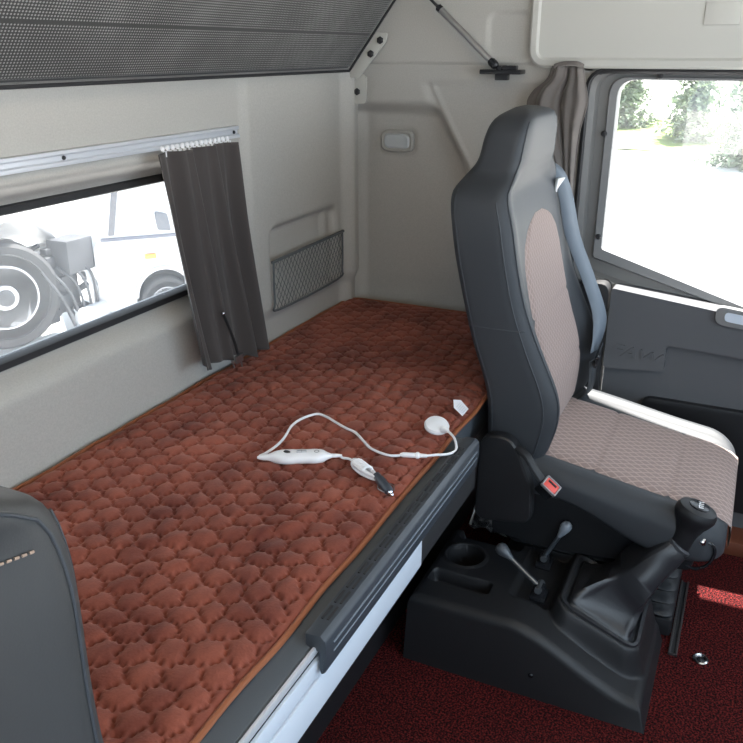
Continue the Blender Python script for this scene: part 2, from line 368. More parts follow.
up = [(.312, .70), (.312, .472), (.152, .486), (.152, .562), (-.04, .553), (-1.2, .50), (-1.2, ledge(-1.2)), (.034, ledge(.034)), (.04, ledge(.04)+.008), (.30, ledge(.30)+.008)]
obj('door_panel', prism(*px(up[1:-2][:0] + rpoly([(.312, .702), (.312, .472), (.152, .486), (.152, .562), (-.04, .553), (-1.2, .50), (-1.2, ledge(-1.2))], [.008, .012, .006, .012, .1, .01, .01], 4), XD, XW+.02)), DOORGREY, dr, smooth=False)
obj('lower_door_panel', prism(*px([(.312, .60), (.312, .0), (-1.2, .0), (-1.2, .53)], XD+.028, XW+.02)), DOORGREY, dr, smooth=False)
obj('map_pocket', prism(*px(rpoly([(.20, .40), (.20, .10), (-1.1, .10), (-1.1, .40)], .03, 4), XD+.008, XD+.03), bev=.004), BLACKP, dr)
obj('door_edge_pad', prism(*px(rpoly([(.408, .70), (.408, .0), (.318, .0), (.318, .715)], [.03, .01, .01, .03], 5), XD+.005, XW+.02), bev=.006), RUBBER, dr)
hp = rpoly([(.045, .690), (.045, .640), (-.30, .610), (-.30, .655)], [.02, .03, .02, .01], 5)
obj('door_handle', prism(*px(hp, XD-.012, XD+.01), bev=.004), DOORLIP, dr)
hp2 = rpoly([(.022, .676), (.022, .652), (-.20, .630), (-.20, .655)], [.010, .012, .01, .01], 5)
obj('handle_recess', prism(*px(hp2, XD-.014, XD-.010)), ALUPAINT, dr)
def text_mesh(body, size, M, ext=.002, shear=.25):
    c = bpy.data.curves.new('lettering', 'FONT'); c.body = body; c.size = size; c.extrude = ext; c.shear = shear; c.align_x = 'CENTER'; c.align_y = 'CENTER'
    t = bpy.data.objects.new('lettering', c); COL.objects.link(t); bpy.context.view_layer.update()
    me = bpy.data.meshes.new_from_object(t.evaluated_get(bpy.context.evaluated_depsgraph_get()))
    v = [M @ x.co for x in me.vertices]; f = [list(p.vertices) for p in me.polygons]
    bpy.data.objects.remove(t); bpy.data.curves.remove(c); bpy.data.meshes.remove(me); return v, f
Mt = Matrix(((0, 0, -1, XD-.0008), (-1.25, 0, 0, .232), (-.14, 1, 0, .524), (0, 0, 0, 1)))
obj('embossed_lettering', text_mesh('FAW', .048, Mt, .0022, .3), DOORGREY, dr, smooth=False)
tag(obj('trim_4', box((2.14, -1.3, 0), (XW+.02, .30, .045), .012), mat('sunlit_sill_orange', (.14, .04, .018), .6)), kind='structure')  # sunlight on the threshold is put into the orange base colour

# ================================================================== lower bunk
bk = thing('lower_bunk', (1.13, .8, 0), 'long grey sleeper bunk base running along the rear wall under the brown mat', 'bunk bed')
YF = .441
obj('mattress', join(box((-.6, .55, .45), (.405, 1.133, .552), .010, 3), box((.40, YF+.004, .45), (1.46, 1.133, .552), .010, 3), box((1.455, .505, .45), (2.262, 1.133, .552), .010, 3)), BEDGREY, bk)
prof = [(YF, .556), (YF, .545), (YF+.004, .541), (YF+.004, .536), (YF-.001, .534), (YF-.001, .500), (YF+.005, .498), (YF+.005, .494), (YF-.002, .492), (YF-.002, .438), (YF+.03, .436), (YF+.03, .556)]
def xprism(P, x0, x1, bev=0): return prism([(x0, a, b) for a, b in P], (x1-x0, 0, 0), bev)
obj('upper_edge_rail', xprism([(YF-.001, .553), (YF-.001, .540), (YF+.004, .540), (YF+.004, .553)], .40, 1.42, .002), ALU, bk)
obj('groove', xprism([(YF+.004, .539), (YF+.004, .437), (YF+.03, .437), (YF+.03, .539)], .40, 1.46), RUBBER, bk, smooth=False)
obj('middle_rail', xprism([(YF-.001, .530), (YF-.001, .501), (YF+.03, .501), (YF+.03, .530)], .40, 1.42, .002), ALUPAINT, bk)
obj('front_board', xprism([(YF-.002, .497), (YF-.002, .440), (YF+.03, .440), (YF+.03, .497)], .40, 1.152, .002), ALUPAINT, bk)
obj('front_board_end', xprism([(YF, .497), (YF, .440), (YF+.03, .440), (YF+.03, .497)], 1.153, 1.46, .002), RUBBER, bk)
obj('kick_panel', box((-.6, .63, 0), (2.262, .66, .45)), BLACKP, bk, smooth=False)
# guard / grab rail cover with slotted top
gp = [(YF+.016, .572), (YF-.008, .574), (YF-.016, .566), (YF-.017, .540), (YF-.013, .512), (YF-.007, .508), (YF-.004, .520), (YF-.004, .546), (YF+.016, .550)]
gd = obj('guard_cover', xprism(gp, .765, 1.425, .004), RAILBLK, bk)
obj('cover_ridge', join(*[tube([(.785, y, z), (1.405, y, z)], .0016, 6) for y, z in ((YF-.0175, .553), (YF-.0165, .538))]), mat('pale_guard_edge', (.14, .165, .2), .4), gd)  # ridge lines in a paler tone than the guard cover
obj('slot_row', join(*[box((.80+i*.0385, YF-.003+r*.009, .571), (.80+i*.0385+.030, YF+.0005+r*.009, .5745)) for i in range(15) for r in (0, 1)]), RUBBER, gd, smooth=False)

# ---- quilted heating mat
MX0, MX1, MY0, MY1, MZ = .37, 2.250, .486, 1.128, .5555
P = .045
dots = []
j = 0
rows = int((MY1-MY0+.1)/(P*.866))+2
for j in range(-1, rows):
    for i in range(-1, int((MX1-MX0)/P)+3):
        cx = MX0 + (i + (.5 if j % 2 else 0))*P; cy = MY0 + j*P*.866; wob = (0, 0)
        for s in (1, -1):
            vx, vy = cx, cy + s*P/math.sqrt(3)
            for k in range(3):
                a = s*PI/2 + k*2*PI/3 + random.uniform(-.25, .25); dots.append((vx+.0082*math.cos(a)+random.uniform(-.0016, .0016), vy+.0082*math.sin(a)+random.uniform(-.0016, .0016)))
D = np.array(dots)
def mat_height(X, Y):
    out = np.zeros(X.shape)
    cs = .02; cells = {}
    for d in dots: cells.setdefault((int(d[0]//cs), int(d[1]//cs)), []).append(d)
    H = np.empty(X.shape)
    it = np.nditer(X, flags=['multi_index'])
    for x in it:
        i = it.multi_index; x = float(x); y = float(Y[i]); cx, cy = int(x//cs), int(y//cs); s = 0.; 
        for a in (-1, 0, 1):
            for b in (-1, 0, 1):
                for d in cells.get((cx+a, cy+b), ()):
                    r2 = (x-d[0])**2+(y-d[1])**2
                    if r2 < .0006: s += 1.0*math.exp(-r2/(2*.0024**2)) + .16*math.exp(-r2/(2*.0075**2))
        H[i] = s
    return H
gx = np.linspace(MX0, MX1, 720); gy = np.linspace(MY0, MY1, 240)
X, Y = np.meshgrid(gx, gy)
Xw = X + .0050*np.sin(19*Y+7*X) + .0035*np.sin(41*X+13*Y) + .002*np.sin(90*Y); Yw = Y + .0050*np.sin(17*X-9*Y+1) + .0030*np.sin(47*Y+21*X)
H = mat_height(Xw, Yw)
hx = np.full(X.shape, 9.0)
for dj in (0, 1):
    jj = np.floor((Yw-MY0)/(P*.866)) + dj; off = np.where(np.mod(jj, 2) > .5, .5, 0.)
    ii = np.round((Xw-MX0)/P - off); ddx = Xw-(MX0+(ii+off)*P); ddy = Yw-(MY0+jj*P*.866); hx = np.minimum(hx, np.hypot(ddx, ddy))
edge = np.minimum(np.minimum(X-MX0, MX1-X), np.minimum(Y-MY0, MY1-Y)); ef = 1-np.exp(-edge/.012)
Z = MZ + .0155*ef - .0088*np.minimum(H, 1.3)*ef - .0023*np.clip(hx/(P*.55), 0, 1.1)**2.0*ef + .0015*ef
# soft folds
for (ax, ay, bx, by, wd, am) in ((.70, .98, 1.00, .60, .02, .004), (1.3, .55, 1.9, .95, .022, .003), (.75, .75, 1.15, .52, .016, .004), (1.0, 1.0, 1.6, .78, .03, .002)):
    tx, ty = bx-ax, by-ay; l = math.hypot(tx, ty); dd = ((X-ax)*ty-(Y-ay)*tx)/l; tt = np.clip(((X-ax)*tx+(Y-ay)*ty)/l/l, -.2, 1.2)
    Z += am*np.exp(-(dd/wd)**2)*np.sin(np.clip((tt+.2)/1.4, 0, 1)*PI) - am*.8*np.exp(-((dd-wd*1.4)/wd)**2)*np.sin(np.clip((tt+.2)/1.4, 0, 1)*PI)
n = len(gx); V = np.stack([X.ravel(), Y.ravel(), Z.ravel()], 1)
# rounded far rear corner
for k in range(len(V)):
    x, y = V[k, 0], V[k, 1]; R_ = .05; cx, cy = MX1-R_, MY1-R_
    if x > cx and y > cy:
        dx, dy = x-cx, y-cy; m = max(dx, dy); l = math.hypot(dx, dy)
        if l > 1e-9: V[k, 0] = cx+dx*m/l; V[k, 1] = cy+dy*m/l
Fm = [[j*n+i, j*n+i+1, (j+1)*n+i+1, (j+1)*n+i] for j in range(len(gy)-1) for i in range(n-1)]
mt = thing('heated_mat', (1.3, .8, MZ), 'brown quilted plush heating mat with orange edge piping laid on the lower bunk', 'mat')
obj('quilted_top', (V.tolist(), Fm), PLUSH, mt, sharp=180)
ep = [(p.x, p.y, MZ+.004) for p in rpoly([(MX0, MY0), (MX1, MY0), (MX1, MY1), (MX0, MY1)], [.02, .02, .05, .02], 8)]
e2 = []
for i, p in enumerate(ep):
    q = ep[(i+1) % len(ep)]; m = max(1, int(math.dist(p, q)/.03))
    for k in range(m):
        t = k/m; a = Vector(p).lerp(Vector(q), t); e2.append(a + Vector((0, .0015*math.sin(a.x*23), .0012*math.sin(a.x*31))))
obj('edge_piping', tube(e2, .0048, 8, closed=True), ORANGEP, mt)
cl = [(1.535, .487, .590), (1.500, .512, .596), (1.515, .540, .602), (1.560, .532, .606), (1.582, .498, .592)]
tg = obj('care_label', ([Vector((1.512, .492, .574)), Vector((1.552, .492, .574)), Vector((1.556, .512, .590)), Vector((1.536, .522, .597)), Vector((1.512, .512, .590))], [[0, 1, 2, 3, 4]]), TAGM, mt, smooth=False); solid(tg, .0008)
obj('label_print', join(*[box((1.519, .4945+i*.0035, .5772+i*.0028), (1.545, .4952+i*.0035, .5777+i*.0028)) for i in range(5)]), mat('faded_print', (.55, .55, .6), .8), tg, smooth=False)

# ---- controller and cords
T = MZ + .0160
cc = thing('heater_control_cord', (1.25, .65, T), 'white inline heat controller with thin cord and car plug lying on the brown mat', 'power cord')
a, b = Vector((1.156, .780, T+.008)), Vector((1.222, .655, T+.008)); ax = (b-a).normalized()
L_ = (b-a).length
u = ax.cross(Vector((0, 0, 1))).normalized()
prc = [(0, .002), (.06, .0045), (.16, .006), (.24, .010), (.34, .0155), (.45, .0165), (.55, .0150), (.68, .0150), (.78, .0160), (.86, .0125), (.93, .007), (1, .0035)]
R = []
for t in lin(0, 1, 40):
    r = slerp(prc, t); c = a + ax*(t*L_); r *= 1.3; hh = min(.0105, r*.8)
    R.append([c + u*(r*math.copysign(abs(math.cos(k))**.8, math.cos(k))) + Vector((0, 0, hh*math.copysign(abs(math.sin(k))**.8, math.sin(k)))) for k in [2*PI*i/20 for i in range(20)]])
ctl = obj('controller_body', rings(R, cap0=True, cap1=True), WHITEP, cc, sharp=50)
def on_ctl(t, s=0, h=.0108): return a + ax*(t*L_) + u*s + Vector((0, 0, h))
obj('dark_display', lathe([(.0001, .0012), (.004, .0012), (.0048, 0)], on_ctl(.40), (0, 0, 1), 16, (1, 1.5)), BLACKG, ctl)
q3 = Matrix.Translation(on_ctl(.60, 0, .0104)) @ Matrix.Rotation(math.atan2(ax.y, ax.x), 4, 'Z')
obj('slide_switch', box((-.010, -.0045, 0), (.010, .0045, .0022), .001, 2, q3), mat('switch_grey', (.62, .62, .65), .4), ctl)
obj('symbol_mark', join(box((-.008, -.0006, .0022), (.008, .0006, .0026), M=q3), box((-.0006, -.004, .0022), (.0006, .001, .0026), M=q3)), mat('symbol_grey', (.18, .18, .2), .5), ctl, smooth=False)
obj('power_button', tube([on_ctl(.80) + Vector((.0045*math.cos(k), .0045*math.sin(k), -.0004)) for k in lin(0, 2*PI, 14)[:-1]], .0007, 5, closed=True), mat('button_grey', (.22, .22, .25), .5), ctl)
obj('strain_relief', lathe([(.0042, 0), (.0036, .014), (.0024, .022)], b - ax*.002, ax, 12), WHITEP, ctl)
def on(x, y, h=.003): return (x, y, T+h)
cord1 = spline([on(1.158, .777, .006), on(1.168, .781, .006), on(1.187, .780), on(1.225, .778), on(1.262, .783), on(1.315, .797), on(1.355, .795), on(1.388, .778), on(1.383, .750), on(1.368, .722), on(1.352, .690), on(1.342, .664), on(1.317, .635), on(1.293, .608), on(1.282, .582), on(1.279, .558), on(1.287, .541)], 6)
obj('long_cord', tube(cord1, .0027, 8), CORD, cc)
obj('cord_connector', lathe([(.0028, 0), (.0052, .006), (.0052, .030), (.0068, .032), (.0068, .036), (.0045, .038), (.0035, .052)], on(1.287, .541, .005), Vector((1.303, .494, 0))-Vector((1.287, .541, 0)), 14), WHITEP, cc)
cord2 = spline([on(1.303, .494, .005), on(1.313, .478, .006), on(1.328, .461, .004), on(1.350, .452, .002), on(1.368, .455, .003), on(1.388, .466, .009), on(1.400, .478, .012), on(1.408, .490, .014)], 6)
obj('short_cord', tube(cord2, .0026, 8), CORD, cc)
dn = Vector((-.25, -.18, .95)).normalized()
ds = obj('round_cord_plug', lathe([(.0001, -.004), (.020, -.004), (.0255, 0), (.0262, .004), (.0235, .0085), (.014, .0112), (.0001, .012)], (1.432, .521, T+.006), dn, 32), WHITEP, cc)
obj('plug_stem', lathe([(.0075, 0), (.006, .012), (.0035, .018)], (1.418, .503, T+.010), Vector((-.35, -.6, .1)), 12), WHITEP, ds)
cord3 = spline([tuple(b + ax*.015), on(1.232, .636), on(1.233, .622), on(1.223, .606)], 6)
obj('plug_cord', tube(cord3, .0025, 8), CORD, cc)
# bundled cord
B0, B1 = Vector((1.222, .612, T+.009)), Vector((1.176, .538, T+.009)); bd = (B1-B0); bu = bd.normalized().cross(Vector((0, 0, 1))).normalized()
lp = []
for i in range(140):
    t = i/139; ph = t*2*PI*5.0
    lp.append(B0 + bd*(.5-.5*math.cos(ph)*(.85+.12*math.sin(ph*.37))) + bu*(.009*math.sin(ph)*(1+.3*math.sin(i*.3))) + Vector((0, 0, .004*math.sin(ph*.5+1))))
wp = [B0 + bd*(.2+.45*i/70) + bu*(.011*math.cos(i*.62)) + Vector((0, 0, .009*math.sin(i*.62))) for i in range(70)]
obj('wrapped_cord', join(tube(lp, .0024, 6), tube(wp, .0024, 6)), CORD, cc)
p0, p1 = Vector((1.184, .543, T+.010)), Vector((1.136, .492, T+.009)); pa = (p1-p0).normalized(); pl = (p1-p0).length
pg = obj('car_plug', lathe([(.004, -.004), (.0075, 0), (.0074, .012), (.0090, .016), (.0090, pl*.78), (.0070, pl*.86), (.0060, pl*.9), (.0001, pl*.9)], p0, pa, 18), mat('dark_plug_plastic', (.045, .055, .07), .35), cc)
obj('plug_tip', lathe([(.0052, 0), (.0052, .004), (.0030, .005), (.0030, .010), (.0001, .012)], p0+pa*pl*.9, pa, 14), CHROME, pg)
pu = pa.cross(Vector((0, 0, 1))).normalized()
for s in (1, -1): obj('contact_spring', tube(spline([p0+pa*pl*.42+pu*s*.009, p0+pa*pl*.62+pu*s*.0145, p0+pa*pl*.84+pu*s*.009], 6), .001, 6), STEEL, pg)

# ================================================================== upper bunk, folded up
A0 = Vector((0, 1.098, 1.246)); dirb = Vector((0, -.146, .190)).normalized(); nb = Vector((0, .190, .146)).normalized()
ub = thing('upper_bunk', (1.1, 1.10, 1.236), 'folded-up upper bunk with a charcoal speckled woven underside hinged at the rear wall', 'bunk bed')
us = lin(-.6, 2.205, 180); vv = lin(0, .70, 50)
def ubp(x, s):
    e = min(s, .70-s, x+.6, 2.205-x); r = .012*(1-math.sqrt(max(0, 1-(1-min(1, e/.012))**2)))
    wv = .0022*math.sin(s*55)*math.exp(-((s % .115)/.03)**2)
    p = A0 + dirb*s + nb*(r + wv*.5); return (x, p.y, p.z)
obj('woven_underside', grid(us, vv, ubp), WOVEN, ub, uv=[(x, s) for s in vv for x in us], sharp=180)
cb = [(-.1, 0), (2.205, 0)]
pA, pB, pC, pD = A0+nb*.008, A0+dirb*.70+nb*.008, A0+dirb*.70+nb*.075, A0+nb*.060
obj('bunk_shell', prism([(-.6, p.y, p.z) for p in (pA, pB, pC, pD)], (2.805, 0, 0), .004), mat('dark_bunk_shell', (.06, .06, .06), .6), ub)
obj('edge_binding', tube([(-.6, A0.y+.002, A0.z-.001), (2.205, A0.y+.002, A0.z-.001), (2.207, A0.y+dirb.y*.7, A0.z+dirb.z*.7)], .0035, 8), RUBBER, ub)
# hinge bracket
hb = thing('hinge_bracket', (2.24, 1.08, 1.16), 'pale bolted hinge plate in the rear corner carrying the upper bunk', 'bracket')
PLATE = mat('pale_bracket_paint', (.50, .49, .45), .5)
obj('arm_plate', prism([(2.212, p.x, p.y) for p in rpoly([(1.118, 1.228), (1.075, 1.225), (.990, 1.322), (.985, 1.345), (1.020, 1.345)], .008, 4)], (.006, 0, 0), .0015), PLATE, hb)
obj('wall_plate', prism([(2.232, p.x, p.y) for p in rpoly([(1.115, 1.235), (1.115, 1.155), (1.060, 1.155), (1.060, 1.235)], .012, 4)], (.008, 0, 0), .0015), PLATE, hb)
for x_, y_, z_ in ((2.211, 1.006, 1.325), (2.211, 1.035, 1.290), (2.231, 1.088, 1.188)):
    obj('bolt', lathe([(.010, 0), (.010, .004), (.006, .007), (.0001, .007)], (x_, y_, z_), (-1, 0, 0), 6), RUBBER, hb)
# gas strut
gs = thing('gas_strut', (2.24, .66, 1.24), 'silver gas strut with black ball ends holding up the folded upper bunk', 'strut')
s0, s1 = Vector((2.205, .678, 1.268)), Vector((2.205, .935, 1.492)); sdv = (s1-s0).normalized()
mid = s0 + sdv*.205
obj('cylinder', tube([s0+sdv*.012, mid], .0085, 14), STEEL, gs)
obj('rod', tube([mid, s1], .0038, 10), RUBBER, gs)
obj('ball_end', join(lathe([(.006, -.006), (.011, 0), (.011, .014), (.007, .022)], s0-sdv*.008, sdv, 14), sphere(tuple(s0-sdv*.006), .011, 8)), BLACKG, gs)
obj('collar', lathe([(.0095, 0), (.0095, .01), (.005, .014)], mid-sdv*.006, sdv, 14), BLACKG, gs)
obj('wall_bracket', join(box((2.215, .605, 1.240), (XW-.002, .718, 1.252), .003), box((2.222, .620, 1.252), (2.245, .675, 1.262), .002), box((2.215, .64, 1.225), (2.24, .675, 1.242), .003), tube([(2.205, .66, 1.257), (2.262, .66, 1.257)], .006, 10)), BLACKG, gs)
# small reading lamp on side wall
lm = thing('reading_lamp', (2.255, .99, 1.01), 'small rounded pale reading lamp set in the side wall near the rear corner', 'lamp')
def rr_x(y0, y1, z0, z1, r, x): return [(x, p.x, p.y) for p in rrect(y0, y1, z0, z1, r, 6)]
RX = XW+.042
obj('lamp_bezel', rings([rr_x(.938, 1.044, 1.016, 1.080, .026, RX), rr_x(.938, 1.044, 1.016, 1.080, .026, RX-.010), rr_x(.943, 1.039, 1.021, 1.075, .022, RX-.014), rr_x(.950, 1.032, 1.027, 1.069, .017, RX-.011)]), mat('lamp_bezel_grey', (.40, .39, .36), .5), lm)
obj('lamp_lens', rings([rr_x(.950, 1.032, 1.027, 1.069, .017, RX-.011), rr_x(.955, 1.027, 1.031, 1.065, .014, RX-.017)], cap1=True), LENS, lm)
# net pocket on rear wall
npk = thing('net_pocket', (1.98, YW, .64), 'grey elastic net pocket fixed in the recess of the rear wall beside the curtain', 'net pocket')
yn = YW - .020
def pk(x, z): return (x, yn - .004, z)
nb0 = [(1.778, .782), (1.778, .675), (1.80, .650), (2.14, .650), (2.172, .680), (2.176, .788)]
obj('net_border', join(tube(spline([pk(*p) for p in nb0], 4), .0032, 6), tube([pk(1.772, .784), pk(2.182, .790)], .0045, 8)), NETM, npk)
strands = []
for k in range(-9, 30):
    for s in (1, -1):
        pts = []
        for q in range(0, 8):
            z = .652 + q*.0188; x = 1.79 + k*.0195 + s*(q*.0135 - .065)
            if 1.781 < x < 2.172: pts.append(pk(x, z))
        if len(pts) > 1: strands.append(tube(pts, .0011, 4, caps=False))
obj('netting', join(*strands), NETM, npk)

# ---- curtain rail
cr = thing('curtain_rail', (1.1, YW-.02, 1.10), 'pale aluminium curtain rail above the rear window', 'curtain rail')
obj('rail_profile', xprism([(YW-.001, 1.134), (YW-.012, 1.134), (YW-.013, 1.128), (YW-.008, 1.125), (YW-.008, 1.117), (YW-.014, 1.115), (YW-.014, 1.108), (YW-.001, 1.106)], .0, 1.672, .0008), ALU, cr)
for x_ in (.55, 1.118, 1.655): obj('screw', lathe([(.0042, 0), (.0035, .003), (.0001, .003)], (x_, YW-.008, 1.121), (0, -1, 0), 8), RUBBER, cr)

# ---- curtains
def cloth(name, left, right, folds, amp, y_or_x, axis, nt=60, ns=150, seed=0, parent=None, material=None, drop=0):
    """left/right tables: height -> lateral position; sheet folded about base plane"""
    rnd = random.Random(seed); ph = [rnd.uniform(0, 6.28) for _ in range(6)]
    z1, z0 = left[-1][0], left[0][0]; V = []
    for i in range(nt):
        t = i/(nt-1); z = z1 + (z0-z1)*t
        for k in range(ns):
            s = k/(ns-1); a = slerp(left, z); b = slerp(right, z); lat = a + (b-a)*s
            w = math.sin(2*PI*folds*s + ph[0] + .9*math.sin(t*2.2+ph[1])*s) + .45*math.sin(2*PI*folds*2.3*s + ph[2] + t*1.5) + .25*math.sin(2*PI*folds*.5*s+ph[3]-t*2)
            off = (amp[0]+(amp[1]-amp[0])*t)*w
            lat += .35*math.sin(PI*s)*(amp[0]+(amp[1]-amp[0])*t)*math.cos(2*PI*folds*s + ph[0] + .9*math.sin(t*2.2+ph[1])*s)
            dz = (.005*math.sin(s*9+ph[4]) + drop*s)*t
            base = y_or_x(t)
            V.append((lat, base-off, z+dz) if axis == 'y' else (base-off, lat, z+dz))
    F_ = [[i*ns+k, i*ns+k+1, (i+1)*ns+k+1, (i+1)*ns+k] for i in range(nt-1) for k in range(ns-1)]
    o = obj(name, (V, F_), material, parent, sharp=180); solid(o, .0025, 0); return o
cu = thing('window_curtain', (1.52, 1.09, .6), 'dark grey pleated curtain hanging from the rail at the right of the rear window', 'curtain')
cloth('curtain_cloth', [(.630, 1.392), (.75, 1.372), (.9, 1.350), (1.0, 1.338), (1.106, 1.322)], [(.630, 1.662), (.75, 1.645), (.95, 1.612), (1.106, 1.598)], 3.0, (.009, .019), lambda t: 1.094-.018*t, 'y', seed=3, parent=cu, material=CURT, drop=-.042)
for k in range(15):
    x_ = 1.372 + k*.0165; obj('curtain_glider', join(sphere((x_, 1.113, 1.112), .0050, 5, (.9, 1, 1.2)), box((x_-.0015, 1.104, 1.096), (x_+.0015, 1.110, 1.108))), WHITEP, cu)
obj('tie_strap', tube(spline([(1.465, 1.058, .74), (1.475, 1.050, .70), (1.492, 1.050, .66), (1.505, 1.052, .622)], 5), .004, 6, flat=.3), RUBBER, cu)
obj('tie_clip', join(box((1.482, 1.042, .612), (1.512, 1.050, .630), .002), tube([(1.47, 1.046, .626), (1.474, 1.044, .606)], .002), tube([(1.50, 1.044, .630), (1.503, 1.042, .600)], .002)), STEEL, cu)
obj('strap_button', sphere((1.462, 1.056, .742), .004, 6), CHROME, cu)
cp = thing('pillar_curtain', (2.2, .5, .7), 'taupe curtain bunched against the pillar behind the passenger seat beside the door', 'curtain')
cloth('curtain_cloth', [(.70, .480), (.85, .475), (1.0, .500), (1.10, .545), (1.165, .588), (1.20, .575), (1.23, .540), (1.262, .528)], [(.70, .445), (.85, .440), (1.0, .446), (1.1, .442), (1.15, .432), (1.18, .428), (1.22, .438), (1.262, .448)], 2.2, (.011, .014), lambda t: 2.222, 'x', seed=5, parent=cp, material=CURT2, ns=120)
obj('hanging_loop', tube(spline([(2.21, .515, 1.262), (2.205, .49, 1.268), (2.205, .46, 1.268), (2.215, .445, 1.262)], 6), .006, 8), CURT2, cp)

# ================================================================== seats
CXS = 1.862
YB = [(.40, .470), (.475, .478), (.588, .486), (.72, .530), (.864, .568), (.95, .584), (1.02, .590), (1.05, .576), (1.08, .556), (1.13, .546), (1.165, .532), (1.184, .505)]
TH = [(.40, .06), (.425, .10), (.47, .125), (.60, .135), (.80, .140), (.95, .140), (1.03, .125), (1.08, .108), (1.14, .100), (1.172, .078), (1.184, .03)]
WW = [(.40, .20), (.425, .236), (.50, .252), (.60, .256), (.85, .254), (.95, .252), (1.0, .246), (1.025, .232), (1.045, .200), (1.06, .178), (1.085, .166), (1.12, .156), (1.145, .146), (1.165, .124), (1.178, .092), (1.184, .05)]
BO = [(.40, .010), (.46, .032), (.57, .052), (.68, .038), (.80, .018), (.98, .014), (1.035, .010), (1.07, 0), (1.2, 0)]
EXP = .36
LEAN = 0
def seat_ring(z, cx, dy):
    dy = dy - LEAN*(z-.9)
    yb, th, w, bo = slerp(YB, z), slerp(TH, z), slerp(WW, z), slerp(BO, z); yc = yb - th/2; out = []
    for k in range(72):
        a = 2*PI*k/72; c, s = math.cos(a), math.sin(a)
        x = w*math.copysign(abs(c)**EXP, c); y = th/2*math.copysign(abs(s)**EXP, s)
        if s < 0: y -= bo*ss(.68, .90, abs(x)/w)*min(1, abs(y)/(th/2)*1.0)
        out.append(Vector((cx+x, yc+y+dy, z)))
    return out
def front(x, z, dy=0):
    dy = dy - LEAN*(z-.9)
    yb, th, w, bo = slerp(YB, z), slerp(TH, z), slerp(WW, z), slerp(BO, z); q = min(.999, abs(x)/w)
    return yb - th/2 - th/2*(1-q**(2/EXP))**(EXP/2) - bo*ss(.68, .90, q) + dy
def build_seat(cx, dy, vinyl, label, cat_, full=True):
    st = thing('seat', (cx, .2+dy, 0), label, 'seat')
    zz = lin(.40, .44, 6) + lin(.45, 1.0, 32) + lin(1.01, 1.184, 26)
    back = obj('backrest', rings([seat_ring(z, cx, dy) for z in zz], cap0=True, cap1=True), vinyl, st, sharp=60)
    # seams along front edges of the bolsters, side seam and cross seam
    for s in (-1, 1):
        kk = 39 if s < 0 else 69
        ln = [seat_ring(z, cx, dy)[kk] + Vector((s*.0006, -.0006, 0)) for z in lin(.45, 1.01, 40)]
        obj('seam', tube(ln, .0016, 6), VINYLPIPE, back)
        kk = 44 if s < 0 else 64
        ln = [seat_ring(z, cx, dy)[kk] + Vector((0, -.0008, 0)) for z in lin(.50, 1.16, 44)]
        obj('seam', tube(ln, .0014, 6), VINYLPIPE, back)
        ln = [seat_ring(z, cx, dy)[33 if s < 0 else 3] + Vector((s*.0002, 0, 0)) for z in lin(.43, 1.03, 36)]
        obj('seam', tube(ln, .0014, 6), VINYLPIPE, back)
    ln = [v + Vector((-.0006, 0, 0)) for v in seat_ring(.745, cx, dy)[30:42]]
    obj('seam', tube(ln, .0014, 6), VINYLPIPE, back)
    # fabric centre panel
    V, U = [], []; NU, NV = 40, 70
    for j in range(NV):
        t = j/(NV-1); z = .445 + (.957-.445)*t
        hw = lerp([(.445, .172), (.62, .170), (.80, .166), (.86, .162), (.90, .146), (.93, .112), (.945, .078), (.957, .030)], z)
        for i in range(NU):
            x = -hw + 2*hw*i/(NU-1); e = min(1, (1-abs(2*i/(NU-1)-1))*8, (1-t)*20, t*20+.3)
            fl = .0035*math.exp(-((z-.74)/.006)**2) + .0035*math.exp(-((z-.585)/.006)**2)
            V.append((cx+x, front(x, z, dy)-.004*e+fl*.8, z)); U.append((x, z))
    F_ = [[j*NU+i, j*NU+i+1, (j+1)*NU+i+1, (j+1)*NU+i] for j in range(NV-1) for i in range(NU-1)]
    obj('backrest_fabric', (V, F_), SEATFAB2, back, uv=U, sharp=180)
    # cushion: loft along y
    def cz(y): return .372 + (y-dy+.03)*.165      # top height of fabric
    yy = lin(-.058, -.02, 9) + lin(-.01, .40, 30)
    Rg = []
    for y0 in yy:
        y = y0 + dy; f = (y0+.060)/.075; k = math.sqrt(max(0, 1-(1-min(1, f))**2)); w = .262 - .055*(1-k); top = cz(y)-.030*(1-k)
        bot = .272 + .03*(1-k) + .085*ss(.06, .30, y0); h = (top-bot)/2; c = (top+bot)/2; ring = []
        for q in range(64):
            a_ = 2*PI*q/64; x = w*math.copysign(abs(math.cos(a_))**.38, math.cos(a_)); z = h*math.copysign(abs(math.sin(a_))**.45, math.sin(a_))
            if math.sin(a_) > 0: z += .026*ss(.68, .84, abs(x)/w)*k*(z/h)*(1-.6*ss(.93, 1, abs(x)/w))
            ring.append((cx+x, y, c+z))
        Rg.append(ring)
    cu_ = obj('seat_cushion', rings(Rg, cap0=True, cap1=True), vinyl, st, sharp=60)
    V, U = [], []; NU, NV = 46, 64
    for j in range(NV):
        t = j/(NV-1); y0 = -.055 + .415*t; f = (y0+.060)/.075; k = math.sqrt(max(0, 1-(1-min(1, f))**2)); w = .262-.055*(1-k); hw = .178
        for i in range(NU):
            x = -hw+2*hw*i/(NU-1); top = cz(y0+dy)-.030*(1-k); bot = .272+.03*(1-k)+.085*ss(.06, .30, y0); h = (top-bot)/2
            z = (top+bot)/2 + h*(1-(abs(x)/w)**(2/.38))**(.225) + .026*ss(.68, .84, abs(x)/w)*k
            gr = .003*math.exp(-((y0-.07)/.005)**2)+.003*math.exp(-((y0-.235)/.005)**2); V.append((cx+x, y0+dy-.002*(1-k), z+.005*min(1, (1-abs(2*i/(NU-1)-1))*10)-gr)); U.append((x, y0))
    for i in range(NU):   # front drop of the fabric
        pass
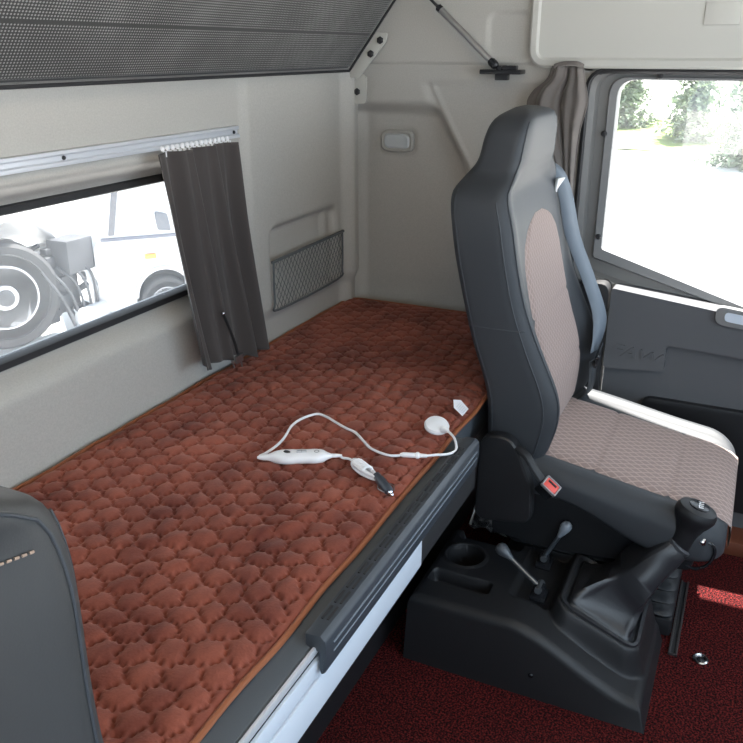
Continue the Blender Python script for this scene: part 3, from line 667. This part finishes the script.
    F_ = [[j*NU+i, j*NU+i+1, (j+1)*NU+i+1, (j+1)*NU+i] for j in range(NV-1) for i in range(NU-1)]
    NB = len(V)
    for j in range(8):
        for i in range(NU):
            x = -.178+2*.178*i/(NU-1); V.append((cx+x, -.064+dy-.003*math.sin(j/7*PI), V[i][2]-.006-j*.0075)); U.append((x, -.06-j*.0085))
    F_ += [[i+1, i, NB+i, NB+i+1] for i in range(NU-1)] + [[NB+j*NU+i+1, NB+j*NU+i, NB+(j+1)*NU+i, NB+(j+1)*NU+i+1] for j in range(7) for i in range(NU-1)]
    obj('cushion_fabric', (V, F_), SEATFAB, cu_, uv=U, sharp=180)
    # plastic skirt, recliner cover, base, bellows
    sk = [(-.01, .30), (.12, .30), (.30, .37), (.40, .37), (.46, .33), (.46, .20), (.30, .19), (.0, .22)]
    obj('side_shield', prism([(cx-.185, p.x+dy, p.y) for p in rpoly(sk, .02, 4)], (.37, 0, 0), .006), BLACKP, st)
    obj('seat_base', box((cx-.145, .02+dy, 0), (cx+.145, .43+dy, .05), .01), BLACKP, st)
    bl = []
    for i in range(41):
        z = .045 + .18*i/40; o_ = .010*math.sin(i/40*PI*2*5-PI/2); bl.append([(p.x, p.y, z) for p in rrect(cx-.145-o_, cx+.145+o_, .03+dy-o_, .42+dy+o_, .03, 5)])
    obj('suspension_bellows', rings(bl, cap0=True, cap1=True), BLACKP, st)
    for s in (-1, 1):
        rc = rpoly([(.470, .510), (.395, .515), (.345, .40), (.34, .31), (.475, .29)], [.045, .045, .03, .03, .03], 6)
        xs_ = cx + s*.258 - (.034 if s < 0 else 0)
        obj('recliner_cover', prism([(xs_, p.x+dy, p.y) for p in rc], (.034, 0, 0), .010, 3), BLACKP, st)
    return st, back
st, back = build_seat(CXS, 0, VINYL, 'grey vinyl passenger seat with taupe fabric panels standing beside the door', 'seat')
# belt buckle on the near side
bu_ = thing('belt_buckle', (1.57, .33, .38), 'black seat belt buckle with red release button on the near side of the passenger seat', 'belt buckle')
Mb = Matrix.Translation((1.572, .352, .436)) @ Matrix.Rotation(math.radians(-35), 4, 'X')
obj('buckle_stalk', tube(spline([(1.585, .395, .490), (1.572, .365, .482), (1.563, .340, .455), (1.560, .322, .435)], 6), .011, 10, flat=.6), BLACKP, bu_)
Mb2 = Matrix.Translation((1.560, .306, .420)) @ Matrix.Rotation(math.radians(38), 4, 'X') @ Matrix.Rotation(math.radians(-28), 4, 'Y')
hs = obj('buckle_housing', box((-.0135, -.0185, -.026), (.0135, .0185, .010), .004, 3, Mb2), BLACKG, bu_)
obj('release_button', box((-.0115, -.016, .005), (.0115, .016, .014), .003, 3, Mb2), REDB, bu_)
obj('button_rim', join(box((-.0145, -.0195, .006), (-.0115, .0195, .015), .001, 1, Mb2), box((.0115, -.0195, .006), (.0145, .0195, .015), .001, 1, Mb2), box((-.0145, .016, .006), (.0145, .0195, .015), .001, 1, Mb2), box((-.0145, -.0195, .006), (.0145, -.016, .015), .001, 1, Mb2)), mat('buckle_rim_grey', (.35, .33, .34), .4), hs)
obj('buckle_slot', box((.002, -.010, .013), (.007, .012, .0150), .0005, 1, Mb2), BLACKG, hs)
# shoulder belt over the far bolster
sb = thing('seat_belt', (2.1, .33, .42), 'grey blue seat belt strap running down the far side of the passenger backrest', 'seat belt')
def ribbon(pts, wdir, wtab, th=.0016, n=8):
    c = spline(pts, n); V = []
    for i, p in enumerate(c):
        t = i/(len(c)-1); w = lerp(wtab, t); wd = Vector(lerp3(wdir, t)).normalized(); V += [p-wd*w/2, p+wd*w/2]
    return V, [[2*i, 2*i+1, 2*i+3, 2*i+2] for i in range(len(c)-1)]
def lerp3(tab, t): return tuple(lerp([(a, v[i]) for a, v in tab], t) for i in range(3))
rb = obj('shoulder_strap', ribbon([(2.085, .500, 1.045), (2.078, .458, 1.02), (2.072, .430, .96), (2.080, .405, .86), (2.092, .362, .76), (2.085, .322, .67), (2.062, .312, .62), (2.040, .316, .572)], [(0, (.9, -.4, -.1)), (.4, (.8, -.6, 0)), (.75, (.9, -.45, -.1)), (1, (.97, -.15, -.1))], [(0, .046), (.6, .050), (.85, .062), (1, .050)]), BELT, sb, sharp=180); solid(rb, .0018, 0)
rb2 = obj('lap_strap', ribbon([(2.036, .314, .552), (2.034, .313, .52), (2.038, .314, .48), (2.044, .325, .448), (2.046, .35, .43)], [(0, (.95, -.25, 0)), (1, (.95, -.25, 0))], [(0, .044), (1, .036)]), mat('dark_webbing', (.045, .05, .055), .6), sb, sharp=180); solid(rb2, .002, 0)
Mt2 = Matrix.Translation((2.034, .304, .560)) @ Matrix.Rotation(math.radians(14), 4, 'X') @ Matrix.Rotation(math.radians(8), 4, 'Z')
obj('belt_tongue', join(box((-.030, -.004, -.020), (.030, .004, -.008), .003, 2, Mt2), box((-.030, -.004, .004), (.030, .004, .014), .003, 2, Mt2), box((-.030, -.004, -.016), (-.022, .004, .010), .002, 1, Mt2), box((.022, -.004, -.016), (.030, .004, .010), .002, 1, Mt2)), BLACKG, sb)
obj('tongue_blade', join(box((-.010, -.001, .014), (.010, .001, .040), .0008, 1, Mt2)), mat('blade_dark_steel', (.12, .13, .14), .35, metal=.8), sb)
gd2 = thing('belt_guide', (2.08, .46, .95), 'white slotted belt guide on the far shoulder of the passenger seat', 'belt guide')
Mg = Matrix.Translation((2.075, .448, .975)) @ Matrix.Rotation(math.radians(8), 4, 'X') @ Matrix.Rotation(math.radians(-10), 4, 'Z')
obj('guide_plate', box((-.030, -.004, -.030), (.030, .004, .030), .004, 2, Mg), mat('guide_white', (.52, .54, .55), .4), gd2)
obj('guide_slot', join(box((-.012, -.0052, -.004), (.022, -.004, .002), .0005, 1, Mg), box((-.006, -.0055, -.022), (.006, -.004, -.006), .0005, 1, Mg)), BLACKG, gd2)
obj('guide_strut', box((-.030, .003, -.015), (.03, .05, .015), .004, 2, Mg), BLACKP, gd2)
# driver's seat at lower left
LEAN = .24
ds_, dback = build_seat(.108, -.042, VINYL_WARM, 'grey vinyl driver seat whose backrest corner fills the lower left foreground', 'seat')
sl_ = []
pts = [seat_ring(z, .108, -.042)[66] for z in lin(.55, .955, 60)]
arc = []
for x in lin(-.05, .205, 52):
    z = 1.012 - .008*((abs(x)/.21)**4); arc.append(Vector((.108+x, front(x, z, -.042)-.0015, z)))
st_ = []
for i, p in enumerate(arc[:-1]):
    if i % 1 == 0: q = p.lerp(arc[i+1], .6); st_.append(tube([p, q], .0011, 5))
obj('stitching', join(*st_), STITCH, dback)

for o_ in (ds_,): o_.location.z -= .006
# ================================================================== gear console
gc = thing('gear_console', (1.6, .3, 0), 'black plastic gear console with cup holder standing between bunk and passenger seat', 'console')
GX0, GX1, GY0, GY1 = 1.40, 1.655, .045, .565
cup = (1.597, .497); CR = .047
def trap(x, y, x0, x1, y0, y1, e=.004): return (1-ss(-e, e, sdrr(x, y, x0, x1, y0, y1, .012)))
def ctop(x, y):
    base = .168 - .118*ss(0, 1, (.335-y)/.30)**.9 if y < .335 else .168
    ed = min(x-GX0, GX1-x+.04, GY1-y, y-GY0); r = .022
    z = base - r*(1-math.sqrt(max(0, 1-(1-min(1, max(0, ed)/r))**2)))
    # raised gear housing
    h = 1-ss(-.012, .012, sdrr(x, y, 1.475, 1.80, .065, .262, .04)); hz = .172 - (.262-y)*.42
    z = max(z, z*(1-h)+ (max(z, hz+.018))*h)
    dd = math.hypot(x-cup[0], y-cup[1]); 
    z -= .065*(1-ss(CR-.003, CR+.001, dd)); z += .003*math.exp(-((dd-CR-.004)/.003)**2)
    z -= .032*trap(x, y, 1.474, 1.520, .405, .545)
    z -= .020*trap(x, y, 1.668, 1.705, .385, .535)
    # shallow lever well
    z -= .010*trap(x, y, 1.50, 1.73, .275, .355, .010)
    return z
GX1 = 1.700
gxs = lin(GX0, GX1, 150); gys = lin(GY0, GY1, 220)
V, Fc = grid(gxs, gys, lambda x, y: (x, y, ctop(x, y)))
# skirt (slightly flared)
nx, ny = len(gxs), len(gys); rim = [i for i in range(nx)] + [j*nx+nx-1 for j in range(1, ny)] + [(ny-1)*nx+i for i in range(nx-2, -1, -1)] + [j*nx for j in range(ny-2, 0, -1)]
nb_ = len(V); cxm, cym = (GX0+GX1)/2, (GY0+GY1)/2
for i in rim: x, y, z = V[i]; V.append((x, y, z)); 
for i in rim: x, y, z = V[i]; V.append((x+(-.012 if x < GX0+.01 else 0), y+(.004 if y > GY1-.01 else (-.010 if y < GY0+.01 else 0)), 0))
m = len(rim)
for k in range(m): k2 = (k+1) % m; Fc.append([rim[k2], rim[k], nb_+m+k, nb_+m+k2])
obj('console_body', (V, Fc), BLACKP, gc, sharp=50)
obj('cup_holder_rim', tube([(cup[0]+(CR+.002)*math.cos(k), cup[1]+(CR+.002)*math.sin(k), .169) for k in lin(0, 2*PI, 41)[:-1]], .003, 8, closed=True), BLACKP, gc)
obj('cup_holder_clip', box((cup[0]-.045, cup[1]-.004, .120), (cup[0]-.03, cup[1]+.02, .150), .003), BLACKG, gc)
obj('screw_cover', sphere((1.393, .275, .055), .006, 6, (.5, 1, 1)), BLACKG, gc)
# boot frame on the housing
def hz(y): return .190 - (.262-y)*.42
fp = rpoly([(1.49, .076), (1.70, .076), (1.70, .248), (1.49, .248)], .035, 6)
fpi = offs(fp, .012)
obj('boot_frame', rings([[(p.x, p.y, hz(p.y)-.004) for p in fp], [(p.x, p.y, hz(p.y)+.006) for p in fp], [(p.x, p.y, hz(p.y)+.007) for p in offs(fp, .006)], [(p.x, p.y, hz(p.y)+.0) for p in fpi], [(p.x, p.y, hz(p.y)+.0) for p in offs(fp, .016)], [(p.x, p.y, hz(p.y)+.005) for p in offs(fp, .020)]]), mat('boot_frame_plastic', (.028, .029, .033), .38), gc, sharp=25)

# gear lever
gl = thing('gear_lever', (1.6, .15, .15), 'tall gear lever with black leather boot and black grip beside the seat cushion', 'gear lever')
C0 = Vector((1.598, .160, .145)); C1 = Vector((1.617, .032, .318))
base = offs(fp, .020); nbp = len(base)
import cmath
R = []
NL = 26
for i in range(NL):
    t = i/(NL-1); ctr = C0.lerp(C1, t) + Vector((0, .010*math.sin(t*PI), -.004*math.sin(t*PI)))
    ring = []
    for k, p in enumerate(base):
        bp = Vector((p.x, p.y, hz(p.y)+.004)); a_ = math.atan2(p.y-.160, p.x-1.598)
        axd = (C1-C0).normalized(); e1 = Vector((1, 0, 0)); e2_ = axd.cross(e1).normalized() * -1
        e2_ = Vector((0, 1, 0)) - axd*axd.dot(Vector((0, 1, 0))); e2_.normalize(); e1 = Vector((1, 0, 0)) - axd*axd.dot(Vector((1, 0, 0))); e1.normalize()
        rad = .034 + .046*(1-t)**.75
        sp = ctr + e1*rad*math.cos(a_) + e2_*rad*math.sin(a_)
        bl_ = ss(0, .34, t)
        q = bp.lerp(sp, bl_)
        fold = (1-t)*math.sin(min(1, t*4.5)*PI/2)*( .020*math.sin(a_*3+t*6+.6) + .009*math.sin(a_*7-t*8))
        q += (e1*math.cos(a_)+e2_*math.sin(a_))*fold
        q.z += .010*math.sin(min(1, t/.34)*PI)*(.5+.5*math.sin(a_*3+2))
        ring.append(q)
    R.append(ring)
obj('leather_boot', rings(R), LEATHER, gl, sharp=70)
GA = (C1-C0).normalized()
def at_l(d): return C1 + GA*d
obj('boot_collar', lathe([(.028, -.006), (.031, 0), (.031, .006), (.026, .009)], at_l(0), GA, 24), mat('collar_grey', (.06, .062, .068), .4), gl)
gax = Vector((0.02, -.26, .96)).normalized()
hd = obj('grip_head', None or lathe([(.023, -.012), (.025, .0), (.025, .040), (.028, .056), (.034, .068), (.038, .080), (.038, .090), (.034, .098), (.026, .102), (.0001, .104)], at_l(.002), gax, 28, (1.0, 1.12)), BLACKP, gl)
kc = at_l(.002) + gax*.1035
obj('shift_pattern_disc', lathe([(.021, -.001), (.021, .001), (.019, .002), (.0001, .002)], kc, gax, 24), BLACKG, hd)
obj('shift_pattern', join(*[box((kc.x-.012+.008*i-.0008, kc.y-.008, kc.z+.0018), (kc.x-.012+.008*i+.0008, kc.y+.008, kc.z+.0026)) for i in range(4)], box((kc.x-.012, kc.y-.0008, kc.z+.0018), (kc.x+.012, kc.y+.0008, kc.z+.0026))), WHITEP, hd, smooth=False)
bc = Vector((1.612, -.012, .343))
obj('splitter_button', lathe([(.011, 0), (.011, .006), (.008, .009), (.0001, .0095)], bc, (-.5, -.85, .1), 16, (1, .8)), CHROME, gl)
obj('air_hose', tube(spline([(1.612, -.016, .342), (1.612, -.034, .338), (1.614, -.040, .315), (1.616, -.030, .285), (1.618, -.008, .268), (1.618, .012, .272)], 8), .0036, 8), BLACKG, gl)
# two small levers
def small_lever(bx, by, tip, label, knobm, rk=.012):
    t_ = thing('control_lever', (bx, by, .158), label, 'lever', 'hand levers on the console')
    obj('lever_bracket', join(box((bx-.022, by-.018, .156), (bx+.022, by+.018, .170), .004), box((bx-.011, by-.012, .168), (bx+.011, by+.012, .190), .004)), BLACKG, t_)
    obj('pivot', tube([(bx-.018, by, .184), (bx+.018, by, .184)], .008, 12), mat('lever_pivot_steel', (.16, .18, .2), .3, metal=.7), t_)
    tip = Vector(tip); b_ = Vector((bx, by, .184)); d_ = (tip-b_).normalized()
    obj('shaft', tube([b_, tip], .0052, 10), STEEL if False else mat('shaft_dark_steel', (.12, .14, .165), .3, metal=.6), t_)
    obj('lever_knob', lathe([(.0055, -.030), (.0075, -.022), (rk*.8, -.012), (rk, -.003), (rk, .005), (rk*.8, .011), (rk*.4, .0145), (.0001, .0155)], tip, d_, 20), knobm, t_)
    return t_
small_lever(1.530, .300, (1.560, .398, .236), 'left of the two small hand levers, tilted toward the cup holder', mat('knob_grey', (.075, .085, .10), .35), .0145)
small_lever(1.655, .318, (1.660, .278, .270), 'right small hand lever with pale rounded knob beside the seat', mat('knob_pale_grey', (.26, .30, .35), .3), .013)

# crumpled bright metal bracket seen in the gap between bunk and seat
mb = thing('seat_anchor', (2.03, .54, 0), 'crumpled bright metal plate on the floor in the gap between bunk and passenger seat', 'bracket')
V, Fc = grid(lin(1.95, 2.14, 14), lin(.485, .600, 8), lambda x, y: (x, y, .012+.03*abs(noise.noise(Vector((x*22, y*26, 0))))+.12*ss(1.98, 2.14, x)))
solid(obj('metal_plate', (V, Fc), CHROME, mb, smooth=False), .002)
obj('anchor_bar', tube([(1.97, .53, .03), (2.10, .50, .09)], .007, 8), STEEL, mb)
obj('anchor_cable', tube(spline([(1.96, .60, .02), (2.02, .59, .12), (2.05, .58, .26), (2.06, .58, .40)], 6), .005, 8), STEEL, mb)

# carpet details
gr = thing('floor_grommet', (1.668, -.052, 0), 'oval chrome floor grommet with dark centre set in the red carpet', 'grommet')
obj('chrome_ring', lathe([(.020, 0), (.020, .004), (.016, .006), (.011, .005), (.010, .002)], (1.668, -.052, 0), (0, 0, 1), 28, (1, .85)), CHROME, gr)
obj('grommet_centre', lathe([(.011, .0), (.011, .003), (.006, .0045), (.0001, .0045)], (1.668, -.052, 0), (0, 0, 1), 20, (1, .85)), BLACKG, gr)
rl = thing('seat_rail', (1.8, .01, 0), 'narrow dark seat track strip set in the red carpet beside the gear lever', 'seat rail')
obj('track_channel', join(box((1.655, -.002, 0), (1.96, .003, .007), .001), box((1.655, .013, 0), (1.96, .018, .007), .001), box((1.655, -.002, 0), (1.66, .018, .006), .001)), mat('worn_black_metal', (.05, .045, .045), .35), rl)
obj('track_groove', box((1.659, .003, 0), (1.96, .013, .003)), RUBBER, rl, smooth=False)

# ================================================================== outside
GZ = -1.5
tag(obj('ground', box((-40, -60, GZ-.1), (120, 90, GZ)), CONCRETE, smooth=False), kind='structure')
tag(obj('grass_verge', grid(lin(26, 34, 12), lin(-8, 12, 30), lambda x, y: (x, y, GZ+.02+.35*ss(26, 31, x)+.06*noise.noise(Vector((x, y, 0))))), GRASS), 'strip of green grass at the foot of the trees beyond the door window', 'grass', kind='stuff')
def conifer(x, y, h, r, label, seed, lean=0):
    rnd = random.Random(seed); t = thing('conifer_tree', (x, y, GZ), label, 'tree', None)
    obj('trunk', tube([(x, y, GZ), (x, y, GZ+h*.96)], lambda s: .11*(1-.85*s), 8), BARK, t)
    V, Fc = [], []
    nl = int(h*7)
    for i in range(nl):
        f = i/nl; z = GZ+.15+h*.97*f; rr = r*(1-f)**.85*(.8+.4*rnd.random()); nbn = int(7+10*(1-f))
        for k in range(nbn):
            a_ = rnd.uniform(0, 2*PI); L2 = rr*rnd.uniform(.7, 1.1)
            for q in range(int(5+L2*9)):
                s = rnd.uniform(.12, 1); cx, cy, cz_ = x+math.cos(a_)*L2*s, y+math.sin(a_)*L2*s, z - .28*L2*s + rnd.uniform(-.07, .07)
                w = .13*(1.1-s*.5); d1 = Vector((rnd.uniform(-1, 1), rnd.uniform(-1, 1), rnd.uniform(-.9, .3))).normalized()*w*1.4; d2 = Vector((rnd.uniform(-1, 1), rnd.uniform(-1, 1), rnd.uniform(-.4, .4))).normalized()*w*.55
                n_ = len(V); c = Vector((cx, cy, cz_)); V += [c-d1, c-d2, c+d1, c+d2]; Fc.append([n_, n_+1, n_+2, n_+3])
    obj('foliage', (V, Fc), LEAF, t, smooth=False)
conifer(23.5, .25, 4.3, 1.5, 'largest pale conifer right of centre beyond the door window', 1)
conifer(28.5, 2.1, 4.4, 1.35, 'middle conifer beyond the door window standing on the grass edge', 2)
conifer(30.5, 4.5, 3.9, 1.2, 'leftmost conifer beyond the door window next to the frame', 3)
conifer(27.0, -1.9, 3.6, 1.2, 'low conifer at the right edge of the door window view', 4)

# truck with exposed chassis, left
def wheel(parent, c, axis, r, w):
    ax_ = Vector(axis).normalized()
    ty = obj('wheel', lathe([(r*.58, -w/2), (r*.94, -w/2), (r, -w*.38), (r, w*.38), (r*.94, w/2), (r*.58, w/2)], c, ax_, 36), TYRE, parent)
    obj('tread_shoulder', join(*[lathe([(r*.78, w/2), (r*.80, w/2+.008), (r*.82, w/2)], c, ax_, 32)]), TYRE, ty)
    obj('rim', lathe([(r*.60, w*.5), (r*.57, w*.52), (r*.50, w*.30), (r*.42, w*.22), (r*.30, w*.40), (r*.22, w*.52), (.0001, w*.54)], c, ax_, 32), TRUCKW, ty)
    obj('hub_cap', lathe([(r*.16, w*.5), (r*.15, w*.62), (.0001, w*.66)], c, ax_, 16), TRUCKD, ty)
    return ty
tc_ = thing('truck_chassis', (5.2, 6.3, GZ), 'parked truck chassis with large dusty wheel and exposed machinery outside the rear window', 'truck')
wheel(tc_, (5.36, 6.45, GZ+.60), (-.55, -1, 0), .52, .30)
obj('frame_rail', join(box((3.2, 6.55, GZ+.62), (6.1, 6.63, GZ+.86), .01), box((3.2, 7.35, GZ+.62), (6.1, 7.43, GZ+.86), .01), box((5.6, 6.5, GZ+.35), (6.0, 7.4, GZ+.62), .03)), TRUCKD, tc_)
mm = [box((5.74, 6.2, GZ+.3), (6.12, 6.45, GZ+.9), .03)]
rnd = random.Random(12)
for i in range(34):
    cx_, cz_ = rnd.uniform(5.75, 6.15), rnd.uniform(GZ+.25, GZ+1.0); cy_ = rnd.uniform(6.15, 6.5); s_ = rnd.uniform(.03, .11)
    mm.append(box((cx_-s_, cy_-s_, cz_-s_*.7), (cx_+s_, cy_+s_, cz_+s_*.7), .012) if i % 2 else lathe([(s_*.5, -s_), (s_*.5, s_)], (cx_, cy_, cz_), (rnd.uniform(-1, 1), rnd.uniform(-1, 1), rnd.uniform(-1, 1)), 12))
obj('axle_machinery', join(*mm), SKYG, tc_)
obj('battery_box', box((5.84, 6.02, GZ+.72), (6.20, 6.3, GZ+1.06), .03), SKYG, tc_)
hs_ = [tube(spline([(5.6+.1*i, 6.15, GZ+.8), (5.68+.1*i, 5.98, GZ+.5+.05*i), (5.8+.08*i, 6.0, GZ+.2), (5.9+.05*i, 6.2, GZ+.35)], 6), .014, 6) for i in range(5)]
obj('brake_hoses', join(*hs_), TRUCKD, tc_)
obj('air_tank', lathe([(.0001, -.20), (.07, -.19), (.09, -.16), (.09, .16), (.07, .19), (.0001, .20)], (6.0, 5.95, GZ+.30), (1, .1, 0), 24), TRUCKW, tc_)
md = []
for k in lin(math.radians(8), math.radians(150), 20): md.append([(5.42-.66*math.cos(k), y_, GZ+.62+.70*math.sin(k)) for y_ in (6.25, 6.4, 7.3)])
solid(obj('mudguard', rings(md, closed_loop=False), TRUCKW, tc_), .02)
# van, seen from its front quarter
vo, vd, vn = Vector((6.17, 6.0, 0)), Vector((.77, -.64, 0)).normalized(), Vector((.64, .77, 0)).normalized()
def vt(vf): return [vo + vd*v[0] + vn*v[1] + Vector((0, 0, v[2])) for v in vf[0]], vf[1]
tw = thing('parked_van', tuple(vo + vd*1.2 + vn*.8 + Vector((0, 0, GZ))), 'white parked van with orange marker and dark wheel arch outside the rear window', 'van')
z0 = GZ
arcp = [(.68+.30*math.cos(k), z0+.36+.30*math.sin(k)) for k in lin(PI, 0, 18)]
el = [(.0, z0+.24), (arcp[0][0], z0+.24)] + arcp + [(arcp[-1][0], z0+.24), (3.4, z0+.24), (3.4, z0+2.1), (.34, z0+2.1), (.10, z0+1.08), (.0, z0+.92)]
obj('van_body', vt(prism([(x, 0, z) for x, z in el], (0, 1.5, 0), .02)), TRUCKW, tw)
obj('fender_band', vt(tube([(a_, -.008, b_) for a_, b_ in arcp], .022, 8)), TRUCKW, tw)
obj('wheel_well', vt(box((.36, .14, z0+.24), (1.0, .18, z0+.70))), TRUCKD, tw)
obj('belt_ridge', vt(prism([(.08, -.02, z0+1.02), (3.3, -.02, z0+.98), (3.3, -.02, z0+.955), (.08, -.02, z0+.985)], (0, .04, 0), .006)), mat('ridge_blue_grey', (.06, .07, .10), .5), tw)
obj('door_pillar', vt(prism([(.16, -.012, z0+1.04), (.22, -.012, z0+1.04), (.40, -.012, z0+2.05), (.34, -.012, z0+2.05)], (0, .03, 0), .004)), mat('pillar_dark_grey', (.06, .065, .08), .5), tw)  # dark grey pillar strip on the van side
obj('side_window', vt(prism([(p.x, -.015, p.y) for p in rpoly([(.66, z0+1.06), (.80, z0+1.04), (.77, z0+1.22), (.64, z0+1.26)], .02, 4)], (0, .03, 0), .004)), TRUCKG, tw)
obj('marker_lamp', vt(box((.50, -.03, z0+.765), (.62, .01, z0+.82), .012)), ORANGEL, tw)
wheel(tw, tuple(vo + vd*.69 + vn*.06 + Vector((0, 0, GZ+.285))), tuple(-vn), .275, .17)
obj('bumper', vt(box((-.05, .02, z0+.22), (.06, 1.48, z0+.56), .04, 3)), TRUCKW, tw)
tb = thing('parked_car', (8.3, 9.6, GZ), 'farther white car with dark windscreen behind the chassis outside the rear window', 'car')
obj('car_body', box((6.8, 9.0, GZ+.25), (10.2, 10.6, GZ+.78), .12, 3), TRUCKW, tb)
obj('car_roof', prism([(7.4, 9.1, GZ+.75), (9.6, 9.1, GZ+.75), (9.2, 9.25, GZ+1.3), (7.9, 9.25, GZ+1.3)], (0, 1.3, 0), .05), TRUCKW, tb)
obj('side_windows', prism([(7.6, 9.06, GZ+.80), (9.3, 9.06, GZ+.80), (9.05, 9.2, GZ+1.2), (7.95, 9.2, GZ+1.2)], (0, .03, 0), .01), TRUCKG, tb)
for x_ in (7.5, 9.5): wheel(tb, (x_, 9.05, GZ+.31), (0, -1, 0), .31, .2)
